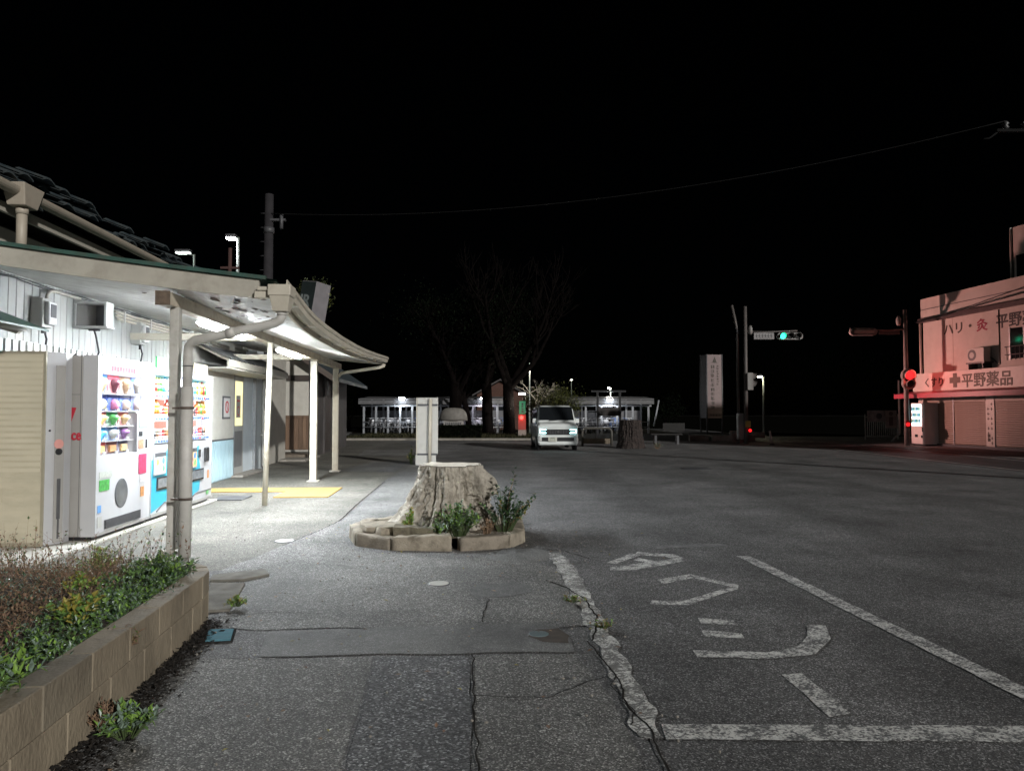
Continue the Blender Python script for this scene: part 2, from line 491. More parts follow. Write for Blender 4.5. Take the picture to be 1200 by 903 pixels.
for i, (pts, w, z) in enumerate([
    ([(-1.85, 4.18), (-1.43, 4.17), (-1.1, 4.2)], .008, .0088),
    ([(-.23, 4.25), (-.2, 3.82), (-.16, 3.22), (-.1, 2.4)], .014, .0088),
    ([(-.2, 3.63), (.17, 3.61), (.4, 3.82), (.5, 3.9)], .012, .0088),
    ([(.46, 4.5), (.52, 4.15), (.56, 3.82), (.55, 3.5), (.61, 3.25), (.6, 2.5)], .016, .0088),
    ([(.55, 3.9), (.50, 3.78), (.55, 3.65), (.62, 3.62)], .009, .0088),
    ([(.52, 3.6), (.58, 3.45), (.53, 3.3)], .009, .0088),
    ([(.29, 6.13), (.44, 5.84), (.55, 5.5), (.58, 5.0), (.5, 4.5)], .02, .0088),
    ([(-.09, 7.64), (.52, 7.41), (.74, 7.02)], .02, .0088),
    ([(-2.24, 9.5), (-2.4, 11.5), (-2.6, 14.9)], .025, .0088),
    ([(-2.24, 9.5), (-2.3, 8.6), (-2.42, 7.7)], .02, .0088),
    ([(-.18, 5.5), (-.2, 4.9)], .012, .0088),
    ([(-2.05, 5.0), (-1.7, 5.15), (-1.3, 5.1)], .012, .0088),
    ([(3.1, 18.2), (3.7, 18.0), (4.3, 18.3)], .03, .0088)]):
    strip(pts, w, z, CRACKM, 'crack', seed=i)

# taxi bay markings
zl = .0035
LW = [(.35, 7.3), (.41, 6.46), (.46, 5.57), (.50, 4.8), (.51, 4.37), (.53, 3.82), (.545, 3.18), (.665, 3.18), (.665, 3.31), (.65, 3.82), (.63, 4.37), (.62, 4.8), (.6, 5.57), (.58, 6.46), (.50, 7.3)]
gpart('line_marking', LW, .0068, LINE_OLD, .045, .03, 21)
gpart('line_marking', [(.668, 3.17), (2.9, 3.13), (2.9, 3.29), (.668, 3.325)], zl, LINE_W, .012, .06, 22)
gpart('line_marking', [(2.2, 7.15), (2.33, 7.15), (2.60, 4.0), (2.71, 2.4), (2.58, 2.4), (2.47, 4.0)], zl + .002, LINE_W, .012, .06, 23)
gpart('line_marking', [(1.5, 7.70), (2.25, 7.86), (2.3, 7.72), (1.5, 7.56)], zl, paint_mat('road_paint_faint', (.26, .26, .25), (.12, .12, .12), .1), .02, .06, 24)
STROKES = [
    [(.895, 6.66), (1.607, 7.06), (1.63, 6.93), (1.104, 6.53), (.868, 6.53)], [(1.26, 7.38), (1.604, 7.25), (1.66, 7.06), (1.58, 6.97), (1.50, 7.12), (1.22, 7.24)],
    [(1.19, 7.3), (1.27, 7.22), (.966, 6.80), (.892, 6.86)], [(1.227, 7.08), (1.393, 6.86), (1.32, 6.76), (1.16, 6.97)],
    [(1.221, 6.165), (1.542, 6.359), (1.546, 6.228), (1.247, 6.012)], [(1.55, 6.359), (1.845, 5.965), (1.80, 5.85), (1.55, 6.22)],
    [(1.80, 5.84), (1.283, 5.35), (1.013, 5.374), (1.044, 5.48), (1.27, 5.46), (1.76, 5.90)],
    [(1.267, 5.019), (1.499, 4.958), (1.48, 4.84), (1.253, 4.898)], [(1.225, 4.745), (1.455, 4.673), (1.449, 4.568), (1.209, 4.602)],
    [(1.068, 4.34), (1.496, 4.30), (1.719, 4.419), (1.863, 4.62), (1.941, 4.84), (2.071, 4.84), (1.98, 4.55), (1.76, 4.27), (1.484, 4.19), (1.063, 4.22)],
    [(1.447, 3.948), (1.562, 3.961), (1.584, 3.439), (1.464, 3.401)]]
for i, p in enumerate(STROKES):
    gpart('character_stroke', p, zl + (.001 if i % 2 else 0), LINE_W, .010, .05, 30 + i)

# lines on the side street
RL = mat('side_line_paint', (.33, .32, .31), .55, var=.4, vs=3)
gpart('line_marking', [(12.50, 60), (12.62, 60), (12.45, 8), (12.33, 8)], .008, RL, 0)
gpart('line_marking', [(15.05, 60), (15.17, 60), (15.0, 14), (14.88, 14)], .008, RL, 0)
for k in range(5):
    gpart('crosswalk_bar', [(12.9 + k * .5, 35.0), (13.12 + k * .5, 35.0), (13.12 + k * .5, 37.5), (12.9 + k * .5, 37.5)], .008, RL, 0)
gpart('stop_line', [(12.7, 31.0), (15.0, 31.0), (15.0, 31.6), (12.7, 31.6)], .008, RL, 0)
gpart('line_marking', [(15.9, 29.8), (16.0, 29.8), (16.0, 22), (15.9, 22)], .006, RL, 0)

# tactile paving: rows of yellow tiles
TACT = mat('tactile_yellow', (.36, .235, .065), .7, var=.15, dirt=(.3, .22, .1), dscale=5, damt=.5)
tactile = thing('tactile_paving', 'yellow tactile paving strip leading from the station door past the white pole', 'paving', (-.9, 13, 0), SF)
tm = MB(); tm.box(-.149, .149, -.149, .149, 0, .018)
for i in range(5):
    for j in range(5):
        if True:
            a, b = -.13 + .06 * i, -.13 + .06 * j
            tm.add([(a, b, .018), (a + .03, b, .018), (a + .03, b + .03, .018), (a, b + .03, .018), (a + .015, b + .015, .024)], [(0, 1, 4), (1, 2, 4), (2, 3, 4), (3, 0, 4)])
tme = mesh_from(tm, [TACT])
for j in range(9):
    for i in (range(2) if j < 6 else range(5)):
        o = bpy.data.objects.new('tile', tme); COL.objects.link(o); o.parent = tactile
        if j < 6: o.location = (-.9 + .3 * j, .15 + .3 * i, 0)
        else: o.location = (-.9 + .3 * j, -.75 + .3 * i, 0)

# small covers set in the ground
def disc(name, label, x, y, r, m, rim=DGREY):
    t_ = thing(name, label, 'cover', (x, y, 0))
    a = MB(); a.lathe([(r * 1.12, .0), (r * 1.1, .0075), (r * 1.0, .008)], (x, y, 0), 24); part('rim', a, rim, t_)
    a = MB(); a.lathe([(r * .97, .004), (r * .97, .0095), (r * .9, .0105)], (x, y, 0), 24); part('lid', a, m, t_)
    return t_


WHITEISH = mat('pale_cover', (.55, .54, .50), .6, var=.1, vs=10)
BLUEGREY = mat('blue_lid', (.10, .24, .30), .95, spec=.1, var=.2, vs=9, dirt=(.06, .07, .07), dscale=8)
disc('valve_cover', 'small round pale cover in the pavement near the leaning white pole', -2.49, 8.0, .10, WHITEISH)
disc('valve_cover', 'small round pale cover in front of the kerb ring of the stump', -.6, 6.01, .085, WHITEISH)
disc('drain_cover', 'small blue grey lid in a broken asphalt hollow beside the white line', .17, 4.64, .065, mat('slate_lid', (.12, .16, .17), .5))
disc('manhole_cover', 'dark round manhole cover far out on the empty forecourt', 4.63, 18.4, .34, DGREY)
dirt_ = gpart('dirt_patch', [(.16, 4.74), (.3, 4.76), (.36, 4.6), (.34, 4.46), (.18, 4.48), (.1, 4.58)], .0082, mat('brown_dirt', (.05, .036, .026), .95, var=.4, vs=15), .03, .03, 50)
wl = thing('water_meter_lid', 'blue rectangular lid at the foot of the block planter wall', 'lid', (-1.84, 4.6, 0))
a = MB(); a.prism([(-1.96, 4.72, 0), (-1.78, 4.74, 0), (-1.71, 4.49, 0), (-1.88, 4.46, 0)], (0, 0, .010)); part('frame', a, mat('lid_frame', (.04, .04, .04), 1., spec=0.), wl)
a = MB(); a.prism([(-1.945, 4.71, .008), (-1.79, 4.725, .008), (-1.725, 4.50, .008), (-1.87, 4.475, .008)], (0, 0, .010)); part('lid', a, BLUEGREY, wl, .003)
a = MB(); a.box(-1.86, -1.83, 4.66, 4.69, .0185, .0195); part('finger_hole', a, CRACKM, wl)
for i, (lab, P) in enumerate([('concrete gutter slab beyond the planter corner, the farther of two', [(-2.56, 6.25), (-2.2, 6.5), (-2.08, 6.28), (-2.23, 6.08), (-2.5, 6.05)]),
                              ('concrete gutter slab beside the planter corner, the nearer of two', [(-2.47, 5.99), (-2.17, 5.96), (-1.99, 5.17), (-2.15, 5.14)])]):
    single('gutter_slab', lab, 'slab', MB().prism([(x, y, .0) for x, y in reversed(P)], (0, 0, .026 if i == 0 else .022)), mat('slab_grey', (.17, .16, .14), .95, spec=.2, var=.25, vs=8, bump=.3, dirt=(.08, .07, .055), dscale=5), (P[0][0], P[0][1], 0), bevel=.008)
single('floor_mat', 'flat grey plate lying at the far foot of the drink machines', 'plate', MB().box(-1.05, -.55, 11.75, 12.35, .004, .02), DGREY, (-.8, 12, 0), SF, bevel=.004)

# ------------------------------------------------------------------ planter bed
pl = thing('planter', 'low concrete block planter wall curving along the left foreground', 'planter', (-2.0, 4.0, 0))
BLK = [mat('block_%d' % i, c, .85, var=.2, vs=6, bump=.35, bs=60, dirt=(.085, .07, .05), dscale=3, damt=.85, stretch=(1, 1, .5)) for i, c in enumerate([(.30, .25, .18), (.27, .23, .17), (.32, .265, .19)])]
WALL = [Vector(p) for p in [(-1.62, 1.2), (-1.74, 2.4), (-1.81, 3.1), (-1.93, 4.1), (-2.015, 4.75), (-2.05, 4.95), (-2.12, 5.1), (-2.24, 5.2)]]


def along(pts, d):
    for a, b in zip(pts, pts[1:]):
        l = (b - a).length
        if d <= l: return a.lerp(b, d / l), (b - a).normalized()
        d -= l
    return pts[-1].copy(), (pts[-1] - pts[-2]).normalized()


wl_len = sum((b - a).length for a, b in zip(WALL, WALL[1:]))


def wall_top(y): return .37 - .035 * max(0, min(1, (y - 2.5) / 2.5))


core = MB()
for i in range(30):
    d0, d1 = wl_len * i / 30, wl_len * (i + 1) / 30
    (p, t0), (q, t1) = along(WALL, d0), along(WALL, d1)
    n0, n1 = Vector((-t0.y, t0.x)), Vector((-t1.y, t1.x))
    v = []
    for (pp, nn) in ((p, n0), (q, n1)):
        for (o_, z_) in ((.012, -.02), (.012, wall_top(pp.y) - .012), (.115, wall_top(pp.y) - .012), (.115, -.02)):
            w_ = pp + nn * o_; v.append((w_.x, w_.y, z_))
    core.add(v, [(0, 4, 5, 1), (1, 5, 6, 2), (2, 6, 7, 3)])
part('mortar', core, mat('mortar', (.22, .18, .13), .9, var=.25, vs=9), pl)
for row in range(2):
    d = .0 if row else .2; k = 0
    while d < wl_len - .02:
        L_ = min(.40, wl_len - d)
        if d > wl_len - .45 and L_ > .2: L_ = .13
        elif d > wl_len - .75: L_ = min(L_, .2)
        (p, t0), (q, t1) = along(WALL, d + .003), along(WALL, d + L_ - .003)
        n0, n1 = Vector((-t0.y, t0.x)), Vector((-t1.y, t1.x))
        j = rnd.uniform(-.002, .004)
        v = []
        for (pp, nn) in ((p, n0), (q, n1)):
            ht = wall_top(pp.y); zz = (-.03, .185) if row == 0 else (.191, ht + rnd.uniform(-.004, .004))
            for (o_, z_) in ((-j, zz[0]), (-j, zz[1]), (.125, zz[1]), (.125, zz[0])):
                w_ = pp + nn * o_; v.append((w_.x, w_.y, z_))
        b_ = MB(); b_.add(v, [(0, 4, 5, 1), (1, 5, 6, 2), (2, 6, 7, 3), (3, 7, 4, 0), (0, 1, 2, 3), (4, 7, 6, 5)])
        part('block', b_, BLK[rnd.randrange(3)], pl, .004, seg=1)
        d += L_; k += 1
# soil surface
sm_ = MB(); NX, NY = 44, 60


def bed_z(x, y):
    base = .30 - .27 * max(0, min(1, (y - 4.9) / 1.3))
    return base + .035 * noise.noise((x * 2.2, y * 2.2, 3)) + .014 * noise.noise((x * 9, y * 9, 8))


def wall_x(y):
    if y <= 5.0:
        for a, b in zip(WALL, WALL[1:]):
            if a.y <= y <= b.y: return a.x + (b.x - a.x) * (y - a.y) / (b.y - a.y)
    return -2.06 - (y - 5.0) * .85


vs = []
for j in range(NY + 1):
    y = 1.2 + 5.15 * j / NY
    xr = wall_x(y) - (.10 if y < 5.1 else .05)
    for i in range(NX + 1):
        x = xr - (5.6 + xr + .0) * i / NX if False else xr + (-5.8 - xr) * (i / NX) ** 1.3
        vs.append((x, y, bed_z(x, y)))
W_ = NX + 1
sm_.add(vs, [(j * W_ + i, (j + 1) * W_ + i, (j + 1) * W_ + i + 1, j * W_ + i + 1) for j in range(NY) for i in range(NX)], 0, True)
part('soil', sm_, [SOIL], pl)
# dark litter strip at the wall's foot
lt = MB()
LIT = mat('leaf_litter', (.018, .014, .011), .95, var=.5, vs=30, bump=.9, bs=60)
for i in range(2600):
    d = rnd.uniform(.8, wl_len - .35); p, t0 = along(WALL, d); n0 = Vector((t0.y, -t0.x))
    o_ = abs(rnd.gauss(0, .09)) * (1.15 - .5 * (d / wl_len)); q = p + n0 * (.005 + min(o_, .24))
    lt.leaf(Vector((q.x, q.y, rnd.uniform(.004, .03))), Vector((rnd.uniform(-1, 1), rnd.uniform(-1, 1), rnd.uniform(-.2, .5))), Vector((0, 0, 1)), rnd.uniform(.012, .04), rnd.uniform(.008, .02), 0)
lit = single('leaf_litter', 'dark wet leaf litter along the foot of the planter wall', None, lt, LIT, (-1.8, 4, 0), kind='stuff')

# ------------------------------------------------------------------ small plants
G_BRIGHT = mat('leaf_bright', (.19, .32, .06), .5, var=.3, vs=20)
G_MID = mat('leaf_mid', (.11, .20, .06), .45, var=.35, vs=20)
G_DARK = mat('leaf_dark', (.03, .065, .03), .4, var=.35, vs=20)
G_GREY = mat('leaf_grey', (.17, .23, .18), .4, var=.3, vs=20)
G_YEL = mat('leaf_yellow', (.28, .24, .05), .5, var=.3, vs=20)
DRY = mat('dry_stem', (.27, .18, .11), .8, var=.4, vs=20)
DRY2 = mat('dry_red', (.20, .12, .08), .8, var=.4, vs=20)
STEMG = mat('stem_green', (.06, .09, .03), .7)
FOL = [G_BRIGHT, G_MID, G_DARK, G_GREY, G_YEL, DRY, DRY2]


def rdir(up=.4):
    return Vector((rnd.gauss(0, 1), rnd.gauss(0, 1), rnd.gauss(up, .7))).normalized()


def sprig(mb, p, d, l, nl, ls, mi, stem=5, r=.0018, lw=.55):
    """one bending stem with leaves"""
    pts = [Vector(p)]; d = d.normalized(); c = Vector((rnd.uniform(-.25, .25), rnd.uniform(-.25, .25), -.12))
    for k in range(4):
        pts.append(pts[-1] + (d + c * k * .5).normalized() * l / 4)
    mb.tube(pts, [r, r * .9, r * .7, r * .5, r * .3], 3, stem, False)
    for k in range(nl):
        u = rnd.uniform(.25, 1) * 3.999; i = int(u); q = pts[i].lerp(pts[i + 1], u - i)
        ld = (rdir(.3) + d * .5)
        m_ = mi if isinstance(mi, int) else rnd.choice(mi)
        mb.leaf(q, ld, Vector((0, 0, 1)), ls * rnd.uniform(.6, 1.3), ls * lw * rnd.uniform(.7, 1.2), m_)


# brown dry ground cover with grey-green leaves (nobody could count it)
gc = MB()
for i in range(6800):
    y = rnd.uniform(2.0, 6.15); xr = wall_x(y) - .13
    x = xr - abs(rnd.random() ** 1.25) * (2.9 if y < 5 else 2.2)
    nv = noise.noise((x * 1.6, y * 1.6, 20))
    far_from_wall = xr - x
    green = far_from_wall < .38 + .3 * nv and y < 5.6
    z = bed_z(x, y)
    if y > 5.3 and x < -3.0 + nv: 
        if rnd.random() < .8: continue
    if green:
        sprig(gc, (x, y, z), rdir(1.2), rnd.uniform(.05, .15), rnd.randint(5, 9), .026, [1, 1, 2, 3, 3, 0], 1, .0012)
    else:
        hgt = rnd.uniform(.07, .24)
        sprig(gc, (x, y, z), rdir(.8), hgt, rnd.randint(3, 7), .022, [5, 6, 6, 5, 2] if nv > -.15 else [3, 2, 6, 5, 3], rnd.choice([5, 6]), .0014)
single('ground_cover', 'dense dry brown and green ground cover filling the planter bed', None, gc, FOL, (-3, 4, 0), kind='stuff')
# taller dry stems at the back
gs = MB()
for i in range(150):
    y = rnd.uniform(4.9, 6.05); x = wall_x(y) - rnd.uniform(.08, 1.7)
    sprig(gs, (x, y, bed_z(x, y)), Vector((rnd.uniform(-.3, .3), rnd.uniform(-.3, .3), 1)), rnd.uniform(.18, .42), rnd.randint(6, 11), .024, [6, 5, 6, 1, 2], 6, .0017)
single('dry_weeds', 'tall dry brown weed stems along the back of the planter bed', None, gs, FOL, (-3, 5.5, 0), kind='stuff')


def bush(name, label, pos, r, h, n, ls, mi, nl=8, cat='plant', up=1.0, group=None, lw=.6, stem=5):
    t_ = thing(name, label, cat, pos)
    st = MB(); lf = MB(); P0 = Vector(pos)
    for i in range(n):
        a = rnd.uniform(0, 2 * math.pi); k = rnd.random()
        tip = P0 + Vector((math.cos(a) * r * k, math.sin(a) * r * k, h * rnd.uniform(.45, 1) * (1 - .35 * k)))
        base = P0 + Vector((math.cos(a) * r * .25 * k, math.sin(a) * r * .25 * k, 0))
        mid = base.lerp(tip, .5) + Vector((0, 0, h * .1))
        st.tube([base, mid, tip], [.0035, .0028, .0012], 4, 0, False)
        for j in range(nl):
            u = rnd.uniform(.3, 1.05); q = base.lerp(mid, u * 2) if u < .5 else mid.lerp(tip, u * 2 - 1)
            lf.leaf(q, rdir(.5) + (tip - base).normalized() * .4, Vector((0, 0, 1)), ls * rnd.uniform(.6, 1.3), ls * lw * rnd.uniform(.7, 1.2), rnd.choice(mi))
    part('stem', st, FOL[stem] if isinstance(stem, int) else stem, t_)
    part('foliage', lf, FOL, t_)
    return t_


bush('leafy_plant', 'bright green feathery plant at the near left end of the planter', (-1.98, 2.72, .31), .22, .22, 60, .045, [0, 0, 1, 3], 10, lw=.4, stem=STEMG)
bush('leafy_plant', 'yellowing clump of leaves in the middle of the planter edge', (-2.22, 3.72, .30), .17, .2, 34, .045, [4, 4, 0, 1], 7, lw=.8, stem=STEMG)
bush('leafy_plant', 'dark green bushy plant on the planter edge before the downpipe', (-2.28, 4.75, .29), .24, .24, 60, .036, [1, 1, 2, 3, 0], 8, lw=.6, stem=STEMG)
bush('leafy_plant', 'light green tuft at the back of the planter near the vending machines', (-3.35, 5.9, .08), .22, .26, 60, .04, [0, 0, 4], 7, lw=.35, stem=STEMG)
bush('leafy_plant', 'small lime green sprout amid the brown weeds of the planter', (-2.62, 4.45, .30), .13, .15, 26, .032, [0, 0, 4], 7, lw=.7, stem=STEMG)
bush('leafy_plant', 'grey green weed growing at the foot of the planter wall', (-1.66, 3.18, .005), .14, .16, 44, .036, [3, 3, 0, 1], 9, lw=.5, stem=STEMG)
bush('dry_tuft', 'dark dried tuft hanging against the planter wall', (-1.76, 3.2, .02), .09, .15, 40, .03, [6, 5, 6], 6, lw=.25)
bush('weed', 'small weed growing from the gutter slabs by the planter corner', (-1.97, 5.25, .02), .07, .09, 16, .03, [0, 4, 1], 6, stem=STEMG)
bush('weed', 'trailing brown ivy hanging over the planter wall', (-1.90, 3.62, .24), .08, .12, 20, .03, [6, 5, 1], 6)

# ------------------------------------------------------------------ big tree stump with its kerb ring
def rough_hex(c, seed, cuts=(16, 6, 6), rnd_=.012, amp=.011):
    """box between eight corners with worn, rounded, uneven faces"""
    c = [Vector(p) for p in c]; mb = MB(); idx = {}
    nx, ny, nz = cuts
    L3 = ((c[1] - c[0]).length, (c[3] - c[0]).length, (c[4] - c[0]).length)
    def pt(i, j, k):
        if (i, j, k) in idx: return idx[(i, j, k)]
        u, v, w = i / nx, j / ny, k / nz
        q = []
        for t, l in ((u, L3[0]), (v, L3[1]), (w, L3[2])): q.append(min(t, 1 - t) * l)
        p0 = c[0].lerp(c[1], u).lerp(c[3].lerp(c[2], u), v); p1 = c[4].lerp(c[5], u).lerp(c[7].lerp(c[6], u), v)
        p = p0.lerp(p1, w); ce = sum(c, Vector()) / 8
        near = sorted(q)
        if near[1] < rnd_: p = p.lerp(ce, 0) + (ce - p).normalized() * (rnd_ - near[1]) * .55
        f = Vector((noise.noise(p * 11 + Vector((seed, 0, 0))), noise.noise(p * 11 + Vector((0, seed, 5))), noise.noise(p * 11 + Vector((9, 0, seed)))))
        p = p + f * amp + Vector((noise.noise(p * 37), noise.noise(p * 37 + Vector((7, 0, 0))), noise.noise(p * 37 + Vector((0, 7, 0))))) * .006
        idx[(i, j, k)] = len(mb.v); mb.v.append(tuple(p)); return idx[(i, j, k)]
    def q4(a_, b_, c_, d_): mb.f.append((a_, b_, c_, d_)); mb.m.append(0); mb.s.append(True)
    for i in range(nx):
        for j in range(ny):
            q4(pt(i, j, 0), pt(i, j + 1, 0), pt(i + 1, j + 1, 0), pt(i + 1, j, 0)); q4(pt(i, j, nz), pt(i + 1, j, nz), pt(i + 1, j + 1, nz), pt(i, j + 1, nz))
        for k in range(nz):
            q4(pt(i, 0, k), pt(i + 1, 0, k), pt(i + 1, 0, k + 1), pt(i, 0, k + 1)); q4(pt(i, ny, k), pt(i, ny, k + 1), pt(i + 1, ny, k + 1), pt(i + 1, ny, k))
    for j in range(ny):
        for k in range(nz):
            q4(pt(0, j, k), pt(0, j, k + 1), pt(0, j + 1, k + 1), pt(0, j + 1, k)); q4(pt(nx, j, k), pt(nx, j + 1, k), pt(nx, j + 1, k + 1), pt(nx, j, k + 1))
    return mb


ring_t = thing('kerb_ring', 'ring of rough concrete kerb stones around the big stump', 'kerb', (-.85, 8.3, 0))
KERB = [mat('kerb_stone_%d' % i, c, .85, var=.2, vs=8, bump=.4, bs=50, dirt=(.09, .075, .055), dscale=5, damt=.85, spec=.2) for i, c in enumerate([(.30, .265, .21), (.27, .235, .19), (.33, .29, .23)])]
RP = [(-1.84, 8.25), (-1.66, 7.72), (-1.25, 7.47), (-.60, 7.42), (-.53, 7.42), (-.02, 7.58), (.14, 7.95), (.12, 8.7), (-.4, 9.2), (-1.2, 9.25), (-1.75, 8.85)]
cen = Vector((-.85, 8.35))
for i in range(len(RP)):
    if i == 3: continue
    a, b = Vector(RP[i]), Vector(RP[(i + 1) % len(RP)])
    t_ = (b - a).normalized(); a = a + t_ * .008; b = b - t_ * .008
    ia, ib = a.lerp(cen, .16 / (cen - a).length), b.lerp(cen, .16 / (cen - b).length)
    h_ = .135 + rnd.uniform(-.015, .015); tl = rnd.uniform(-.012, .012)
    part('kerb_stone', rough_hex([(a.x, a.y, -.03), (b.x, b.y, -.03), (ib.x, ib.y, -.03), (ia.x, ia.y, -.03), (a.x, a.y, h_ + tl), (b.x, b.y, h_ - tl), (ib.x, ib.y, h_ - tl), (ia.x, ia.y, h_ + tl)], i), KERB[i % 3], ring_t)
sl = MB(); n = 28
vs = [(-.85 + .93 * k * math.cos(2 * math.pi * j / n), 8.35 + .86 * k * math.sin(2 * math.pi * j / n), .112 + .03 * noise.noise((k * 4, j, 2))) for k in (1, .6, .2) for j in range(n)]
sl.add(vs, [(i * n + j, i * n + (j + 1) % n, (i + 1) * n + (j + 1) % n, (i + 1) * n + j) for i in range(2) for j in range(n)] + [tuple(2 * n + j for j in range(n))], 0, True)
part('soil', sl, SOIL_PALE, ring_t)


def rock(name, label, c, s, rz, seed, m=CONC, tilt=0, sq=.35):
    bm = bmesh.new(); bmesh.ops.create_cube(bm, size=1); bmesh.ops.subdivide_edges(bm, edges=bm.edges[:], cuts=4, use_grid_fill=True)
    mb = MB(); Mx = Matrix.Translation(c) @ Matrix.Rotation(rz, 4, 'Z') @ Matrix.Rotation(tilt, 4, 'Y')
    vs = []
    for v in bm.verts:
        p = v.co.copy(); q = p.normalized() * .62
        p = p.lerp(q, sq * .5)
        p = Vector((p.x * s[0], p.y * s[1], p.z * s[2]))
        p += Vector((noise.noise(p * 9 + Vector((seed, 0, 0))), noise.noise(p * 9 + Vector((0, seed, 0))), noise.noise(p * 9 + Vector((0, 0, seed))))) * .022
        vs.append(Mx @ p)
    bm.verts.index_update()
    mb.add(vs, [tuple(v.index for v in f.verts) for f in bm.faces], 0, False)
    bm.free()
    return single(name, label, 'stone', mb, m, tuple(c))


rock('stone_slab', 'flat pale stone slab lying on the left of the kerb ring', (-1.44, 8.0, .155), (.40, .44, .07), .35, 3, KERB[0], .05, .25)
rock('stone_slab', 'mossy wedge of stone leaning against the foot of the stump', (-1.02, 7.68, .15), (.44, .17, .12), -.1, 9, mat('mossy_stone', (.16, .14, .10), .9, var=.35, vs=12, bump=.5, dirt=(.05, .06, .03), dscale=6), .06, .3)
rock('rubble_stone', 'lump of broken rubble between the stone slabs', (-1.34, 7.76, .14), (.2, .17, .09), .6, 14, KERB[2], .2, .6)
rock('rubble_stone', 'small rubble piece beside the left stone slab', (-1.2, 7.88, .14), (.15, .13, .10), 1.0, 21, KERB[1], .1, .5)

BARK = mat('bark', (.40, .365, .31), .95, var=.3, vs=9, bump=1., bs=34, dirt=(.10, .08, .06), dscale=5, damt=.8, stretch=(1, 1, .7), spec=.2)
CUT = mat('cut_wood', (.55, .50, .42), .75, var=.12, vs=8, dirt=(.33, .29, .23), dscale=5, damt=.5, bump=.15, bs=40)
SC = Vector((-.71, 8.5, 0))


def stump(label, c, k, seed, bark, cut, top_r=.36, H=.80, burl=True, fl=1.0):
    t_ = thing('tree_stump', label, 'stump', tuple(c))
    mb = MB(); nu, nv = 220, 90
    vs = []
    for j in range(nv + 1):
        v = j / nv
        z = H * v
        for i in range(nu):
            a = 2 * math.pi * i / nu
            d = Vector((math.cos(a), math.sin(a), 0))
            flare = (.05 + .26 * (1 - v) ** 1.9) * fl
            lob = 1 + .9 * max(0, noise.noise((d.x * 1.7, d.y * 1.7, seed)))
            r = top_r + flare * lob
            if burl:
                r += .26 * max(0, d.dot(Vector((-.95, -.25, 0)).normalized())) ** 3 * (1 - v) ** 1.5
            rid = noise.noise((d.x * 3.4, d.y * 3.4, z * 1.0 + seed))
            wp_ = .35 * noise.noise((d.x * 2.5, d.y * 2.5, z * 2.2 + seed))
            fis = 1 - abs(noise.noise((math.cos(a + wp_) * 7.5, math.sin(a + wp_) * 7.5, z * 1.3 + seed))) * 2.2
            r += .05 * rid + .045 * noise.noise((d.x * 8, d.y * 8, z * 4 + seed)) - .022 * max(0, fis) ** 3
            r += .04 * abs(noise.noise((d.x * 17, d.y * 17, z * 11 + seed))) + .018 * noise.noise((d.x * 34, d.y * 34, z * 26)) + .008 * noise.noise((d.x * 70, d.y * 70, z * 60))
            if burl:
                g_ = math.exp(-(((a - 5.9 + math.pi) % (2 * math.pi) - math.pi) / .33) ** 2 - ((v - .74) / .17) ** 2)
                r += (.20 + .05 * noise.noise((a * 9, v * 14, 2))) * g_
                g2 = math.exp(-(((a - 5.3 + math.pi) % (2 * math.pi) - math.pi) / .22) ** 2 - ((v - .52) / .3) ** 2)
                r -= .15 * g2
            p = c + d * r * k
            p.z = z * k + (.02 * noise.noise((d.x * 2, d.y * 2, 4 + seed)) if j == nv else 0)
            vs.append(p)
    mb.add(vs, [(j * nu + i, j * nu + (i + 1) % nu, (j + 1) * nu + (i + 1) % nu, (j + 1) * nu + i) for j in range(nv) for i in range(nu)], 0, True)
    part('trunk', mb, bark, t_)
    tp = MB(); rimv = vs[-nu:]; cz = sum(p.z for p in rimv) / nu
    ct = Vector((c.x, c.y, cz + .004))
    v2 = []
    for kk in (.985, .7, .35):
        for p in rimv:
            q = ct.lerp(p, kk); q.z += .006 + .008 * noise.noise((q.x * 6, q.y * 6, 3)); v2.append(q)
    tp.add(v2 + [tuple(ct)], [(i_ * nu + i, i_ * nu + (i + 1) % nu, (i_ + 1) * nu + (i + 1) % nu, (i_ + 1) * nu + i) for i_ in range(2) for i in range(nu)] + [(2 * nu + i, 2 * nu + (i + 1) % nu, 3 * nu) for i in range(nu)], 0, True)
    tp.add([p for p in rimv] , [], 0)
    part('cut_top', tp, cut, t_)
    return t_


